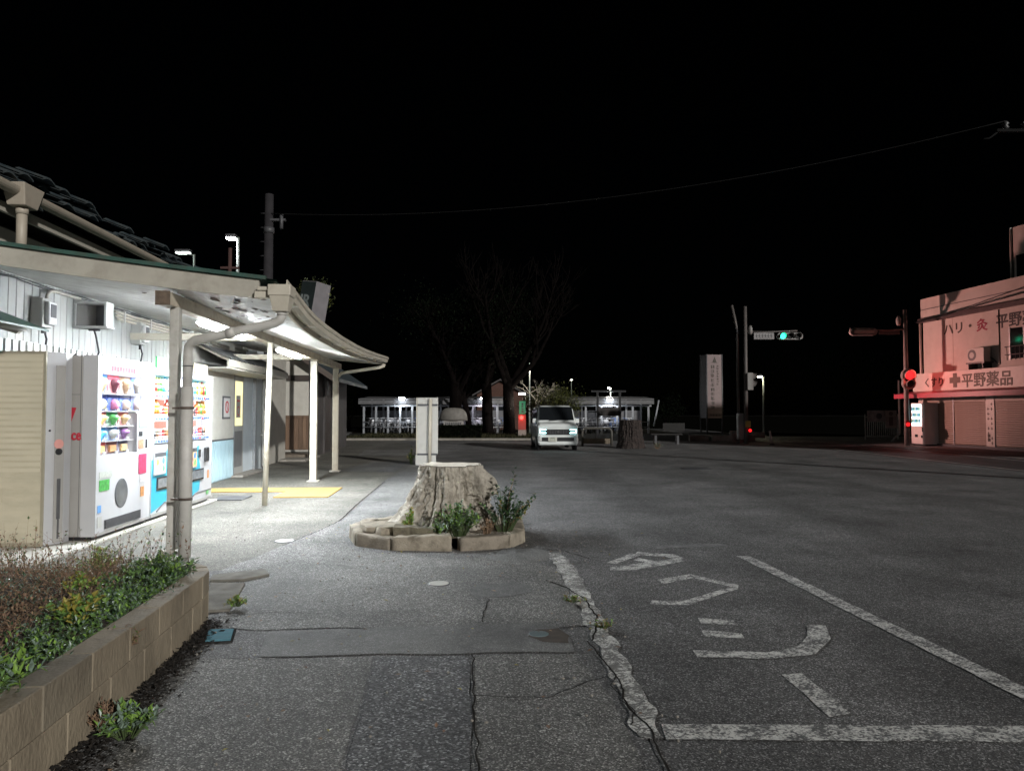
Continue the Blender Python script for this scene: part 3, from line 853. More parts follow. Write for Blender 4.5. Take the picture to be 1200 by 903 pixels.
stump('broad pale tree stump with a flat cut top in the middle of the forecourt', SC, 1.0, 5.0, BARK, CUT, .30, .80)
bush('leafy_plant', 'small yellow green plant against the left root of the stump', (-1.08, 7.78, .12), .10, .32, 18, .05, [0, 0, 4], 6, lw=.7, stem=STEMG)
bush('leafy_plant', 'bushy fresh green plant in front of the stump', (-.56, 7.66, .10), .26, .42, 70, .05, [1, 1, 3, 0], 9, lw=.6, stem=STEMG)
bush('leafy_plant', 'low green seedlings left of the bushy plant at the stump', (-.80, 7.68, .10), .13, .2, 24, .04, [1, 3, 0], 8, lw=.6, stem=STEMG)
sh = bush('rose_shrub', 'dark leaved shrub with a few yellow leaves right of the stump', (-.08, 7.95, .10), .34, .52, 60, .05, [2, 2, 1, 2, 3], 9, cat='shrub', lw=.65, stem=STEMG)
x_ = MB()
for (dx, dz, l) in ((.30, .36, .42), (.10, .62, .4), (-.08, .45, .3), (.22, .2, .3)):
    tip = Vector((-.08 + dx * 1.15, 7.9, .12 + dz))
    x_.tube([(-.08, 7.95, .1), (-.08 + dx * .5, 7.92, .12 + dz * .65), tip], [.005, .004, .002], 4, 5)
    for j in range(22):
        q = Vector((-.08, 7.95, .1)).lerp(tip, rnd.uniform(.45, 1.02)) + Vector((0, 0, .05))
        x_.leaf(q, rdir(.3), Vector((0, 0, 1)), .055 * rnd.uniform(.7, 1.2), .035, rnd.choice([2, 2, 1, 3, 4]))
part('branch', x_, FOL, sh)
bush('dry_tuft', 'tuft of dried brown stalks beside the shrub at the stump', (-.26, 7.74, .10), .10, .22, 34, .035, [5, 5, 6], 5, lw=.3)
for i, (x, y, lab) in enumerate([(.46, 5.4, 'sparse weeds in the crack beside the white line, the farther tuft'), (.60, 4.75, 'sparse weeds in the crack beside the white line, the nearer tuft')]):
    bush('weed', lab, (x, y, .015), .10, .05, 22, .022, [0, 4, 1, 5], 5, stem=STEMG)

lt = MB()
for i in range(520):
    if i < 300: x, y = rnd.uniform(-2.4, .9), rnd.uniform(2.6, 9.5)
    elif i < 420: x, y = -.85 + rnd.gauss(0, .9), 7.9 + rnd.gauss(0, .7)
    else: x, y = rnd.uniform(-5, 6), rnd.uniform(7, 22)
    if x < wall_x(min(y, 5.0)) + .05 and y < 6.4: continue
    p_ = Vector((x, y, .018))
    if rnd.random() < .5: lt.leaf(p_, Vector((rnd.uniform(-1, 1), rnd.uniform(-1, 1), .15)), Vector((0, 0, 1)), rnd.uniform(.015, .045), rnd.uniform(.01, .025), rnd.choice([4, 5, 6, 6]))
    else: lt.lathe([(.004, -.004), (rnd.uniform(.005, .012), .002), (.003, .008)], p_, 5, 7)
single('ground_litter', 'scattered dead leaves and grit lying on the asphalt', None, lt, FOL + [CONC], (0, 6, 0), kind='stuff')

# ------------------------------------------------------------------ station building (written in station coordinates)
st = thing('station_building', 'old single storey station building with white board walls at the left', 'building', (-2.5, 10, 0), SF)
a = MB(); a.box(-7.5, -2.032, 1.0, 16.08, 0, 2.93); a.box(-7.5, -2.05, 1.0, 16.08, 2.93, 3.42)
part('wall', a, CREAM2, st)
w0 = 4.6; i = 0
while w0 < 13.55:
    b_ = MB(); j = rnd.uniform(-.003, .003)
    b_.box(-2.03, -2.004 + j, w0, w0 + .142, .05, 2.915)
    part('board', b_, BOARD[rnd.randrange(3)], st, .006, seg=1)
    w0 += .150
a = MB(); a.box(-2.028, -1.985, 4.6, 13.58, 2.917, 2.96); part('top_rail', a, BOARD[0], st)
a = MB(); a.box(-2.03, -1.995, 13.57, 16.08, .86, 2.92); part('wall_panel', a, CREAM2, st)
a = MB(); a.box(-2.03, -1.985, 13.57, 16.09, .835, .865); part('dado_rail', a, DGREY, st)
k = 0
while 13.58 + k * .105 < 16.0:
    s0 = 13.58 + k * .105
    b_ = MB(); b_.add([(-2.01, s0, .03), (-1.985, s0 + .02, .03), (-1.985, s0 + .075, .03), (-2.01, s0 + .1, .03), (-2.01, s0, .83), (-1.985, s0 + .02, .83), (-1.985, s0 + .075, .83), (-2.01, s0 + .1, .83)],
                      [(0, 1, 5, 4), (1, 2, 6, 5), (2, 3, 7, 6), (4, 5, 6, 7)])
    part('dado_panel', b_, BLUE_CORR, st); k += 1
a = MB(); a.box(-2.03, -2.008, 13.57, 16.08, 0, .83); part('dado_backing', a, BLUE_CORR, st)
# upper wall above the canopy, in shade under the eaves
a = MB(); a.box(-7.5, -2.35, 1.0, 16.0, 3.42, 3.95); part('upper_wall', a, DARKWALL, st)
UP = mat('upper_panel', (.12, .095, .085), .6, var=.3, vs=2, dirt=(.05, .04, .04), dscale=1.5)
for k in range(9):
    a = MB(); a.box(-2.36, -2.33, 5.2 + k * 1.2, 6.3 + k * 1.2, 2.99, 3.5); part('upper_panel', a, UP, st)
    a = MB(); a.box(-2.36, -2.31, 6.32 + k * 1.2, 6.38 + k * 1.2, 2.99, 3.52); part('mullion', a, DARKWOOD, st)
# main roof
rf = MB(); pit = .40
def rz(t_): return 3.74 + (-1.62 - t_) * pit
rf.prism([(-1.66, 1.0, rz(-1.66)), (-6.6, 1.0, rz(-6.6)), (-6.6, 1.0, rz(-6.6) - .1), (-1.66, 1.0, rz(-1.66) - .08)], (0, 13.2, 0))
roof = part('roof', rf, TILE, st)
a = MB(); a.prism([(-6.6, 1.0, rz(-6.6)), (-11.4, 1.0, rz(-6.6) - 1.9), (-11.4, 1.0, rz(-6.6) - 2.0), (-6.6, 1.0, rz(-6.6) - .1)], (0, 13.2, 0)); part('rear_slope', a, TILE, roof)
# tile course ends along the eaves
tl = MB(); n = 6
for rr in range(2):
    t0_, t1_ = -1.60 - rr * .27, -1.90 - rr * .27
    z0_, z1_ = rz(t0_) + .028, rz(t1_) + .018
    if rr == 0:
        vs = []
        for (tt, zz) in ((t0_, z0_), (t1_, z1_)):
            for q in range(n + 1):
                an = math.pi * q / n
                vs.append((tt, -.125 + .25 * q / n, zz + .04 * math.sin(an)))
        for (tt, zz) in ((t0_, z0_ - .02), (t1_, z1_ - .02)):
            for q in range(n + 1):
                an = math.pi * q / n
                vs.append((tt, -.125 + .25 * q / n, zz + .04 * math.sin(an)))
        m1 = n + 1
        tl.add(vs, [(q, q + 1, m1 + q + 1, m1 + q) for q in range(n)] + [(q, 2 * m1 + q, 2 * m1 + q + 1, q + 1) for q in range(n)] + [(2 * m1 + q, 3 * m1 + q, 3 * m1 + q + 1, 2 * m1 + q + 1) for q in range(n)], 0, False)
tme = mesh_from(tl, [TILE], (-2.5, 10, 0))
for rr in range(3):
    for k in range(46):
        o = bpy.data.objects.new('roof_tile', tme); COL.objects.link(o); o.parent = st
        o.location = (-rr * .27, 3.0 + .252 * k + rnd.uniform(-.008, .008), rr * .27 * pit + rnd.uniform(-.006, .008))
        o.rotation_euler = (rnd.uniform(-.02, .02), rnd.uniform(-.02, .02), 0)
a = MB(); a.box(-1.80, -1.755, 1.0, 14.1, 3.47, 3.57); part('eaves_board', a, FASCIA, st)
a = MB(); a.box(-2.35, -1.80, 1.0, 14.1, 3.565, 3.585); part('eaves_soffit', a, DARKWOOD, st)
# eaves gutter, half round, with hopper and downpipe
gt = MB(); n = 10
pr = [(-1.60 + .075 * math.cos(math.pi + math.pi * q / n), 3.69 + .075 * math.sin(math.pi + math.pi * q / n)) for q in range(n + 1)]
pr2 = [(-1.60 + .068 * math.cos(2 * math.pi - math.pi * q / n), 3.69 + .068 * math.sin(2 * math.pi - math.pi * q / n)) for q in range(n + 1)]
gt.prism([(x, 1.0, z) for x, z in pr + pr2], (0, 13.1, 0))
GUT = mat('gutter_paint', (.42, .37, .30), .5, var=.08, dirt=(.18, .13, .10), dscale=5, damt=.4)
part('gutter', gt, GUT, st)
a = MB()
a.add([(-1.69, 7.45, 3.52), (-1.51, 7.45, 3.52), (-1.51, 7.68, 3.52), (-1.69, 7.68, 3.52), (-1.71, 7.38, 3.74), (-1.48, 7.38, 3.74), (-1.48, 7.75, 3.74), (-1.71, 7.75, 3.74)],
      [(0, 3, 2, 1), (4, 5, 6, 7), (0, 1, 5, 4), (1, 2, 6, 5), (2, 3, 7, 6), (3, 0, 4, 7)])
part('rain_hopper', a, GUT, st, .01)
part('upper_downpipe', MB().tube([(-1.60, 7.56, 3.55), (-1.60, 7.56, 2.95)], .05, 12).tube([(-1.60, 7.56, 3.52), (-1.60, 7.56, 3.45)], .06, 12), GUT, st)
# doorway
a = MB(); a.box(-2.12, -1.985, 16.08, 16.14, 0, 2.35); a.box(-2.12, -1.985, 17.80, 17.86, 0, 2.35); a.box(-2.12, -1.985, 16.14, 17.80, 2.25, 2.35); part('door_frame', a, STEEL, st)
dl = thing_door = None
a = MB(); a.box(-2.09, -2.05, 16.15, 17.0, .05, 2.22); door = part('door', a, GREYBOX, st, label='grey sliding door with a yellow lit upper pane')
a = MB(); a.box(-2.05, -2.044, 16.28, 16.90, 1.12, 2.12); part('pane', a, mat('lit_pane', (.35, .33, .2), .3, emit=(1.0, .88, .42), es=.55), door)
a = MB(); a.box(-2.05, -2.044, 16.28, 16.90, .2, 1.0); part('kick_panel', a, mat('door_grey', (.19, .19, .19), .5), door)
a = MB()
for q in range(20):
    an = 2 * math.pi * q / 20; an2 = 2 * math.pi * (q + 1) / 20
    for r0, r1 in ((.085, .11),):
        pts = [(-2.038, 16.58 + r * math.cos(t), 1.45 + r * math.sin(t)) for r, t in ((r0, an), (r1, an), (r1, an2), (r0, an2))]
        a.add(pts, [(0, 1, 2, 3)])
a.box(-2.040, -2.037, 16.48, 16.68, 1.66, 1.70)
REDS = mat('sign_red', (.5, .03, .035), .5)
part('prohibition_sticker', a, REDS, door)
a = MB(); a.box(-2.043, -2.041, 16.42, 16.74, 1.30, 1.80); part('sticker_back', a, mat('sticker_grey', (.3, .3, .28), .5), door)
a = MB(); a.box(-2.09, -2.06, 17.01, 17.80, .05, 2.24); part('fixed_door_panel', a, mat('pale_blue_panel', (.58, .64, .68), .45, var=.05), st)
a = MB(); a.box(-3.6, -2.2, 16.08, 17.86, 2.9, 3.4); part('lintel_wall', a, CREAM2, st)
a = MB(); a.box(-7.5, -2.25, 16.08, 22.0, 0, 2.95); part('inner_wall', a, CREAM2, st)
a = MB(); a.box(-2.5, -2.0, 17.86, 18.5, 0, 2.95); part('corner_wall', a, mat('pale_blue_wall', (.55, .59, .61), .5, var=.05), st)
part('wall_pipe', MB().tube([(-1.93, 18.3, .1), (-1.93, 18.3, 2.6)], .04, 8).box(-1.99, -1.9, 18.25, 18.35, .85, .88).box(-1.99, -1.9, 18.25, 18.35, 1.55, 1.58), GREY_PIPE, st)
a = MB(); a.box(-2.2, -1.75, 16.0, 18.0, .003, .05); part('door_step', a, CONC, st, .01)
# framed notice beside the door
sg = thing('prohibition_sign', 'small framed white notice with a red ring emblem on the cream wall', 'sign', (-1.99, 15.5, 1.5), SF)
a = MB(); a.box(-1.994, -1.975, 15.30, 15.78, 1.28, 1.76); part('frame', a, DGREY, sg)
a = MB(); a.box(-1.974, -1.972, 15.34, 15.74, 1.32, 1.72); part('face', a, WHITE_PL, sg)
a = MB()
for q in range(24):
    an = 2 * math.pi * q / 24; an2 = 2 * math.pi * (q + 1) / 24
    a.add([(-1.969, 15.54 + r * math.cos(t), 1.53 + r * math.sin(t)) for r, t in ((.09, an), (.13, an), (.13, an2), (.09, an2))], [(0, 1, 2, 3)])
a.add([(-1.968, 15.44, 1.62), (-1.968, 15.46, 1.64), (-1.968, 15.64, 1.44), (-1.968, 15.62, 1.42)], [(0, 1, 2, 3)])
part('emblem', a, REDS, sg)

# metal awning over the door
aw = thing('door_awning', 'corrugated metal awning over the station door', 'awning', (-1.8, 15, 2.4), SF)
a = MB(); n = 60
vs = []
for q in range(n + 1):
    s_ = 13.6 + 4.6 * q / n; dz = .018 * math.sin(q * math.pi / 2)
    vs += [(-2.0, s_, 2.74 + dz), (-1.35, s_, 2.42 + dz)]
a.add(vs, [(2 * q, 2 * q + 1, 2 * q + 3, 2 * q + 2) for q in range(n)], 0, True)
part('awning_sheet', a, mat('awning_metal', (.20, .20, .20), .5, metal=.3, var=.2), aw)
a = MB()
for q in range(16):
    s_ = 13.65 + 4.5 * q / 15
    a.prism([(-1.36, s_, 2.405), (-2.0, s_, 2.715), (-2.0, s_, 2.675), (-1.36, s_, 2.365)], (0, .035, 0))
part('rafters', a, CREAM, aw)
a = MB(); a.box(-1.37, -1.33, 13.55, 18.25, 2.27, 2.40); part('awning_fascia', a, FASCIA, aw)
a = MB(); a.box(-1.995, -1.38, 13.6, 18.2, 2.24, 2.26); part('awning_ceiling', a, CREAM2, aw)

# small green awning at the left
ga = thing('green_awning', 'small dark green metal awning jutting from the board wall at the left edge', 'awning', (-1.9, 7, 2.4), SF)
a = MB(); a.prism([(-2.0, 5.6, 2.52), (-1.38, 5.6, 2.27), (-1.38, 5.6, 2.25), (-2.0, 5.6, 2.50)], (0, 2.1, 0)); part('awning_sheet', a, GREEN_MET, ga)
a = MB(); a.prism([(-2.0, 7.6, 2.48), (-1.55, 7.6, 2.31), (-1.65, 7.6, 2.22), (-2.0, 7.6, 2.32)], (0, .05, 0)); part('bracket', a, FASCIA, ga)
a = MB(); a.box(-1.6, -1.55, 5.6, 7.6, 2.24, 2.32); part('edge_board', a, FASCIA, ga)

# slatted screen behind the machines
ss = thing('slatted_screen', 'row of white upright slats behind the vending machines', 'screen', (-1.9, 8.8, 0), SF)
me_ = mesh_from(MB().box(-.012, .012, -.04, .04, 0, 2.19), [WHITE_PL])
k = 0
for q in range(30):
    o = bpy.data.objects.new('slat', me_); COL.objects.link(o); o.parent = ss; o.location = (0.03, -2.3 + .132 * q, 0)
a = MB(); a.box(-1.905, -1.885, 6.4, 10.5, 1.9, 1.95); part('rail', a, CREAM, ss)

# electricity meters, vent hood, conduits on the wall
def meter(label, s0, zc):
    t_ = thing('electric_meter', label, 'meter', (-1.95, s0, zc), SF)
    a = MB(); a.box(-2.0, -1.86, s0, s0 + .2, zc - .17, zc + .17); part('case', a, GREYBOX, t_, .012)
    a = MB(); a.box(-1.862, -1.80, s0 + .03, s0 + .2, zc - .14, zc + .13); c_ = part('cover', a, WHITE_PL, t_, .02)
    a = MB(); a.box(-1.80, -1.795, s0 + .06, s0 + .17, zc - .05, zc + .10); part('window', a, DGREY, c_)
    part('cable', MB().tube([(-1.9, s0 + .1, zc - .17), (-1.88, s0 + .13, zc - .3), (-1.94, s0 + .18, zc - .55), (-1.96, s0 + .16, zc - .8)], .012, 6).tube([(-1.88, s0 + .05, zc - .16), (-1.88, s0 + .05, zc - .24)], .02, 6), BLACK, t_)
    return t_


meter('electricity meter on the board wall left of the vent hood', 8.45, 2.56)
meter('electricity meter on the board wall right of the vent hood', 11.02, 2.60)
vh = thing('vent_hood', 'open white box hood sticking out of the board wall', 'vent', (-1.9, 9.9, 2.6), SF)
a = MB()
a.box(-2.0, -1.60, 9.40, 9.60, 2.80, 2.83); a.box(-2.0, -1.58, 9.38, 9.60, 2.49, 2.515); a.box(-1.63, -1.60, 9.40, 9.60, 2.515, 2.80); a.box(-2.0, -1.975, 9.40, 9.60, 2.515, 2.80)
part('hood', a, WHITE_PL, vh, .004)
a = MB(); a.box(-1.975, -1.63, 9.56, 9.58, 2.515, 2.80); part('dark_back', a, DGREY, vh)
a = MB(); a.add([(-1.974, 9.41, 2.516), (-1.974, 9.41, 2.799), (-1.80, 9.555, 2.799), (-1.80, 9.555, 2.516)], [(0, 1, 2, 3)]); part('duct_panel', a, mat('louvre_grey', (.16, .15, .14), .5, var=.2), vh)
part('cable', MB().tube([(-1.8, 9.5, 2.49), (-1.78, 9.52, 2.4), (-1.80, 9.65, 2.2), (-1.86, 9.7, 1.95)], .012, 6).tube([(-1.86, 9.5, 2.475), (-1.72, 9.5, 2.475)], .015, 6), BLACK, vh)
cd = thing('conduits', 'bundle of cream conduits clipped under the canopy ceiling along the wall', 'pipes', (-1.9, 11, 2.8), SF)
for q in range(3):
    part('conduit', MB().tube([(-1.93 + .0 * q, 10.35 + .05 * q, 2.83 - .045 * q), (-1.93, 12.3, 2.83 - .045 * q), (-1.93, 15.5, 2.80 - .045 * q)], .017, 8), CREAM, cd)
part('conduit', MB().tube([(-1.93, 8.65, 2.73), (-1.93, 8.67, 2.80), (-1.93, 8.74, 2.845), (-1.93, 8.85, 2.86), (-1.93, 9.4, 2.86)], .02, 8), FASCIA, cd)
part('cable', MB().tube([(-1.96, 4.6 + .25 * q, 2.875 + .012 * math.sin(q * 1.9)) for q in range(36)], .007, 5), DGREY, cd)
part('cable', MB().tube([(-1.955, 4.6 + .25 * q, 2.89 + .010 * math.sin(q * 1.3 + 1)) for q in range(36)], .006, 5), BLACK, cd)
for q in range(5):
    a = MB(); a.box(-1.96, -1.90, 10.6 + .9 * q, 10.63 + .9 * q, 2.70, 2.87); part('clip', a, GREY_PIPE, cd)

# ------------------------------------------------------------------ canopy
cp = thing('canopy', 'sagging cream station canopy with green edging on slender posts', 'canopy', (0, 12, 0), SF)
SP = [7.1, 7.5, 8.0, 8.5, 9.2, 10.5, 12, 13.25, 15, 16.9, 17.4]
EZ = [2.545, 2.50, 2.435, 2.395, 2.375, 2.365, 2.385, 2.42, 2.49, 2.58, 2.60]


def ez(s_):
    for i in range(len(SP) - 1):
        if s_ <= SP[i + 1]:
            return EZ[i] + (EZ[i + 1] - EZ[i]) * (s_ - SP[i]) / (SP[i + 1] - SP[i])
    return EZ[-1]


TE = 1.08; TW = -2.0


def soff(t_, s_):
    k = (t_ - TW) / (TE - TW)
    zw = 2.93
    zs = zw + (2.50 - zw) * k           # straight slope; the sag grows towards the eaves
    return zs + (ez(s_) - 2.50) * k ** 2


for q in range(11):
    s0, s1 = 7.13 + q * .935, 7.13 + (q + 1) * .935 - .004
    mb = MB(); nt_, ns_ = 8, 4; vs = []
    for z_off in (0, .025):
        for j in range(ns_ + 1):
            for i in range(nt_ + 1):
                t_ = TW + .0 + (TE - TW) * i / nt_; s_ = s0 + (s1 - s0) * j / ns_
                vs.append((t_, s_, soff(t_, s_) + z_off + .004 * noise.noise((t_ * 2, s_ * 3, 2))))
    m1 = nt_ + 1; K = m1 * (ns_ + 1)
    fs = [(j * m1 + i, (j + 1) * m1 + i, (j + 1) * m1 + i + 1, j * m1 + i + 1) for j in range(ns_) for i in range(nt_)] + [(K + j * m1 + i, K + j * m1 + i + 1, K + (j + 1) * m1 + i + 1, K + (j + 1) * m1 + i) for j in range(ns_) for i in range(nt_)]
    mb.add(vs, fs, 0, True)
    part('soffit_panel', mb, SOFFIT, cp)
# peeled paint flakes hanging from the ceiling
a = MB()
for q in range(60):
    t_ = rnd.uniform(-.1, 1.0) if q < 45 else rnd.uniform(-1.8, 1.0); s_ = rnd.uniform(7.2, 9.6) if q < 45 else rnd.uniform(7.2, 17)
    z_ = soff(t_, s_) - .003
    r_ = rnd.uniform(.008, .06) ** 1.0 * (.3 if q % 3 else 1)
    pts = [(t_ + r_ * rnd.uniform(.5, 1) * math.cos(k * 1.05), s_ + 1.8 * r_ * rnd.uniform(.5, 1) * math.sin(k * 1.05), z_ - rnd.uniform(.0, .006)) for k in range(6)]
    a.add(pts, [(5, 4, 3, 2, 1, 0)])
part('peeled_paint', a, mat('bare_wood', (.07, .052, .04), .9, var=.4), cp)['kind'] = 'stuff'
# roof deck
mb = MB(); vs = []; nt_, ns_ = 6, 30
for z_off in (.17, .15):
    for j in range(ns_ + 1):
        for i in range(nt_ + 1):
            t_ = TW - .02 + (TE + .04 - TW) * i / nt_; s_ = 7.06 + 10.4 * j / ns_
            vs.append((t_, s_, soff(min(t_, TE), s_) + z_off))
m1 = nt_ + 1; K = m1 * (ns_ + 1)
mb.add(vs, [(j * m1 + i, j * m1 + i + 1, (j + 1) * m1 + i + 1, (j + 1) * m1 + i) for j in range(ns_) for i in range(nt_)] + [(K + j * m1 + i, K + (j + 1) * m1 + i, K + (j + 1) * m1 + i + 1, K + j * m1 + i + 1) for j in range(ns_) for i in range(nt_)])
part('roof_deck', mb, GREEN_MET, cp)


def verge(s0, s1, name, zl_, zh_, m, t1_=TE):
    mb = MB(); n = 10; vs = []
    for i in range(n + 1):
        t_ = -3.2 + (t1_ + 3.2) * i / n; z_ = soff(t_, s0) if t_ > TW else soff(TW, s0) + (TW - t_) * .137
        vs += [(t_, s0, z_ + zl_), (t_, s1, z_ + zl_), (t_, s1, z_ + zh_), (t_, s0, z_ + zh_)]
    fs = []
    for i in range(n):
        b0, b1 = 4 * i, 4 * i + 4
        fs += [(b0, b1, b1 + 3, b0 + 3), (b0 + 1, b0 + 2, b1 + 2, b1 + 1), (b0, b0 + 1, b1 + 1, b1), (b0 + 3, b1 + 3, b1 + 2, b0 + 2)]
    fs += [(0, 3, 2, 1), (4 * n, 4 * n + 1, 4 * n + 2, 4 * n + 3)]
    mb.add(vs, fs)
    return part(name, mb, m, cp)


verge(7.08, 7.125, 'verge_fascia', -.035, .155, FASCIA, .93)
verge(7.05, 7.11, 'verge_flashing', .157, .195, GREEN_MET, 1.0)
verge(17.40, 17.45, 'verge_fascia', -.03, .16, FASCIA)
# eaves fascia + moulded gutter along the eaves
mb = MB(); vs = []; ns_ = 40
prof = [(1.06, -.02), (1.06, .15), (1.085, .15), (1.085, -.02)]
for j in range(ns_ + 1):
    s_ = 7.13 + 10.27 * j / ns_
    for (t_, z_) in prof: vs.append((t_, s_, ez(s_) + z_))
n = 4
mb.add(vs, [(j * n + i, (j + 1) * n + i, (j + 1) * n + (i + 1) % n, j * n + (i + 1) % n) for j in range(ns_) for i in range(n)] + [(0, 1, 2, 3)])
part('eaves_fascia', mb, POSTM, cp)
mb = MB(); vs = []
prof = [(1.09, .02), (1.10, -.015), (1.15, -.03), (1.20, -.01), (1.205, .045), (1.225, .055), (1.225, .10), (1.215, .10), (1.212, .06), (1.195, .055), (1.19, .0), (1.15, -.018), (1.11, -.005), (1.10, .03)]
for j in range(ns_ + 1):
    s_ = 7.0 + 10.5 * j / ns_
    for (t_, z_) in prof: vs.append((t_, s_, ez(s_) + z_ + .05))
n = len(prof)
mb.add(vs, [(j * n + i, (j + 1) * n + i, (j + 1) * n + (i + 1) % n, j * n + (i + 1) % n) for j in range(ns_) for i in range(n)] + [tuple(range(n - 1, -1, -1)), tuple(ns_ * n + i for i in range(n))])
part('gutter', mb, CREAM, cp)
for q in range(11):
    s_ = 7.5 + q * .95; z_ = ez(s_)
    part('gutter_bracket', MB().box(1.086, 1.10, s_ - .012, s_ + .012, z_ + .0, z_ + .16).box(1.086, 1.232, s_ - .012, s_ + .012, z_ + .012, z_ + .018), GREY_PIPE, cp)
for (t0_, s0_, r_) in ((.35, 7.55, .07), (.62, 7.45, .05), (.5, 7.95, .09), (.8, 7.8, .045), (.25, 8.3, .06), (.7, 8.5, .05), (.42, 9.0, .04)):
    pts = []
    for k in range(11):
        an = 2 * math.pi * k / 11; rr = r_ * rnd.uniform(.45, 1.1)
        t_ = t0_ + rr * math.cos(an); s_ = s0_ + rr * 1.5 * math.sin(an); pts.append((t_, s_, soff(t_, s_) - .007))
    part('bare_patch', MB().add(pts, [tuple(range(10, -1, -1))]), mat('bare_wood', (.07, .052, .04), .9), cp)
part('pipe_joint', MB().tube([(.62, 7.1, 2.183), (.70, 7.1, 2.201)], .053, 14), GREY_PIPE, cp)
part('pipe_joint', MB().tube([(1.15, 7.1, 2.40), (1.15, 7.1, 2.37)], .055, 14), GREY_PIPE, cp)
a = MB()
a.box(.90, 1.10, 7.02, 7.10, 2.53, 2.60); a.box(.93, 1.12, 7.0, 7.10, 2.60, 2.64)
part('gutter_return', a, CREAM, cp, .008)
a = MB(); a.add([(1.08, 7.02, 2.40), (1.22, 7.02, 2.40), (1.22, 7.16, 2.40), (1.08, 7.16, 2.40), (1.05, 6.98, 2.55), (1.25, 6.98, 2.55), (1.25, 7.2, 2.55), (1.05, 7.2, 2.55)],
                [(0, 3, 2, 1), (4, 5, 6, 7), (0, 1, 5, 4), (1, 2, 6, 5), (2, 3, 7, 6), (3, 0, 4, 7)])
a.box(1.04, 1.26, 6.97, 7.21, 2.55, 2.66)
part('rain_hopper', a, CREAM, cp, .008)
# near downpipe: down from the hopper, across to the post, down to the ground
PIPE = GREY_PIPE
dp = part('downpipe', MB().tube([(1.15, 7.1, 2.42), (1.15, 7.1, 2.36), (1.13, 7.1, 2.32), (1.08, 7.1, 2.29), (.98, 7.1, 2.265), (.32, 7.1, 2.115), (.275, 7.12, 2.09), (.245, 7.14, 2.05), (.235, 7.15, 1.98), (.235, 7.15, 1.55)], .046, 14), PIPE, cp)
part('downpipe_sleeve', MB().tube([(.235, 7.15, 1.66), (.235, 7.15, .0)], .060, 16), PIPE, cp)
a = MB(); a.tube([(.235, 7.15, 1.86), (.235, 7.15, 1.87)], .052, 12)
part('pipe_clip', a, DGREY, cp)
for z_ in (1.44, .55):
    a = MB(); a.tube([(.235, 7.15, z_), (.235, 7.15, z_ + .025)], .066, 16); a.box(.10, .17, 7.13, 7.17, z_, z_ + .02); part('pipe_clip', a, mat('rusty_clip', (.10, .075, .06), .6, var=.4), cp)
part('far_downpipe', MB().tube([(1.14, 17.3, 2.58), (1.12, 17.3, 2.53), (1.05, 17.3, 2.50), (.1, 17.45, 2.36), (.05, 17.5, 2.30)], .04, 10), CREAM, cp)
# beam and posts
a = MB(); a.box(-.07, .06, 7.13, 17.75, 2.47, 2.60); part('beam', a, mat('beam_paint', (.50, .44, .35), .6, var=.08, dirt=(.16, .10, .07), dscale=6, damt=.6), cp, .006)
part('beam_end', MB().box(-.075, .065, 7.112, 7.128, 2.465, 2.605), mat('beam_end_wood', (.13, .095, .07), .8, var=.3, vs=20), cp)
def post(s_, w, m, z1=2.47, t_=0.):
    a = MB(); a.box(t_ - w / 2, t_ + w / 2, s_ - w / 2, s_ + w / 2, 0, z1)
    p_ = part('post', a, m, cp, .008)
    a = MB(); a.box(t_ - w * .9, t_ + w * .9, s_ - w * .9, s_ + w * .9, 0, .035); part('post_base', a, CONC_PALE, p_, .01)
    return p_


post(7.36, .092, POST_GREY, t_=.035)
part('post', MB().tube([(-.03, 11.12, 0), (.06, 11.0, 2.47)], .042, 14), POSTM, cp, label='leaning round white pole')
post(14.95, .13, POSTM, t_=-.05)
post(17.55, .13, POSTM, t_=-.04)
a = MB(); a.tube([(-.04 + .068, 17.46, 1.33), (-.04 + .07, 17.46, 1.33)], .05, 12)
part('cross_beam', MB().box(-2.0, -.07, 11.0, 11.1, 2.5, 2.6).box(-2.0, -.07, 14.9, 15.0, 2.5, 2.6), POSTM, cp)
# lights under the canopy
def lamp(label, s0, s1, t_=-.13, z=2.47):
    l_ = thing('canopy_light', label, 'light', (t_, (s0 + s1) / 2, z), SF, group='lit tube lights under the canopy')
    a = MB(); a.prism([(t_ - .05, s0, z + .06), (t_ + .05, s0, z + .06), (t_ + .042, s0, z + .012), (t_ - .042, s0, z + .012)], (0, s1 - s0, 0)); a.box(t_ - .055, t_ - .045, s0, s1, z - .013, z + .011); part('housing', a, WHITE_PL, l_)  # wall-side skirt added to the housing to hold light off the wall
    a = MB(); a.prism([(t_ - .04, s0 + .03, z + .011), (t_ + .04, s0 + .03, z + .011), (t_ + .03, s0 + .03, z - .032), (t_ - .03, s0 + .03, z - .032)], (0, s1 - s0 - .06, 0)); part('diffuser', a, LED, l_)
    a = MB(); a.box(t_ - .02, t_ + .02, s0 + .1, s0 + .14, z + .06, soff(t_, s0) + .01); a.box(t_ - .02, t_ + .02, s1 - .14, s1 - .1, z + .06, soff(t_, s1) + .01); part('hanger', a, GREYBOX, l_)


lamp('nearest lit tube light under the canopy, left of the slanting downpipe', 8.55, 9.32)
lamp('second lit tube light under the canopy, right of the slanting downpipe', 9.45, 10.3)
lamp('farthest lit tube light under the canopy, past the leaning white pole', 12.3, 13.9)

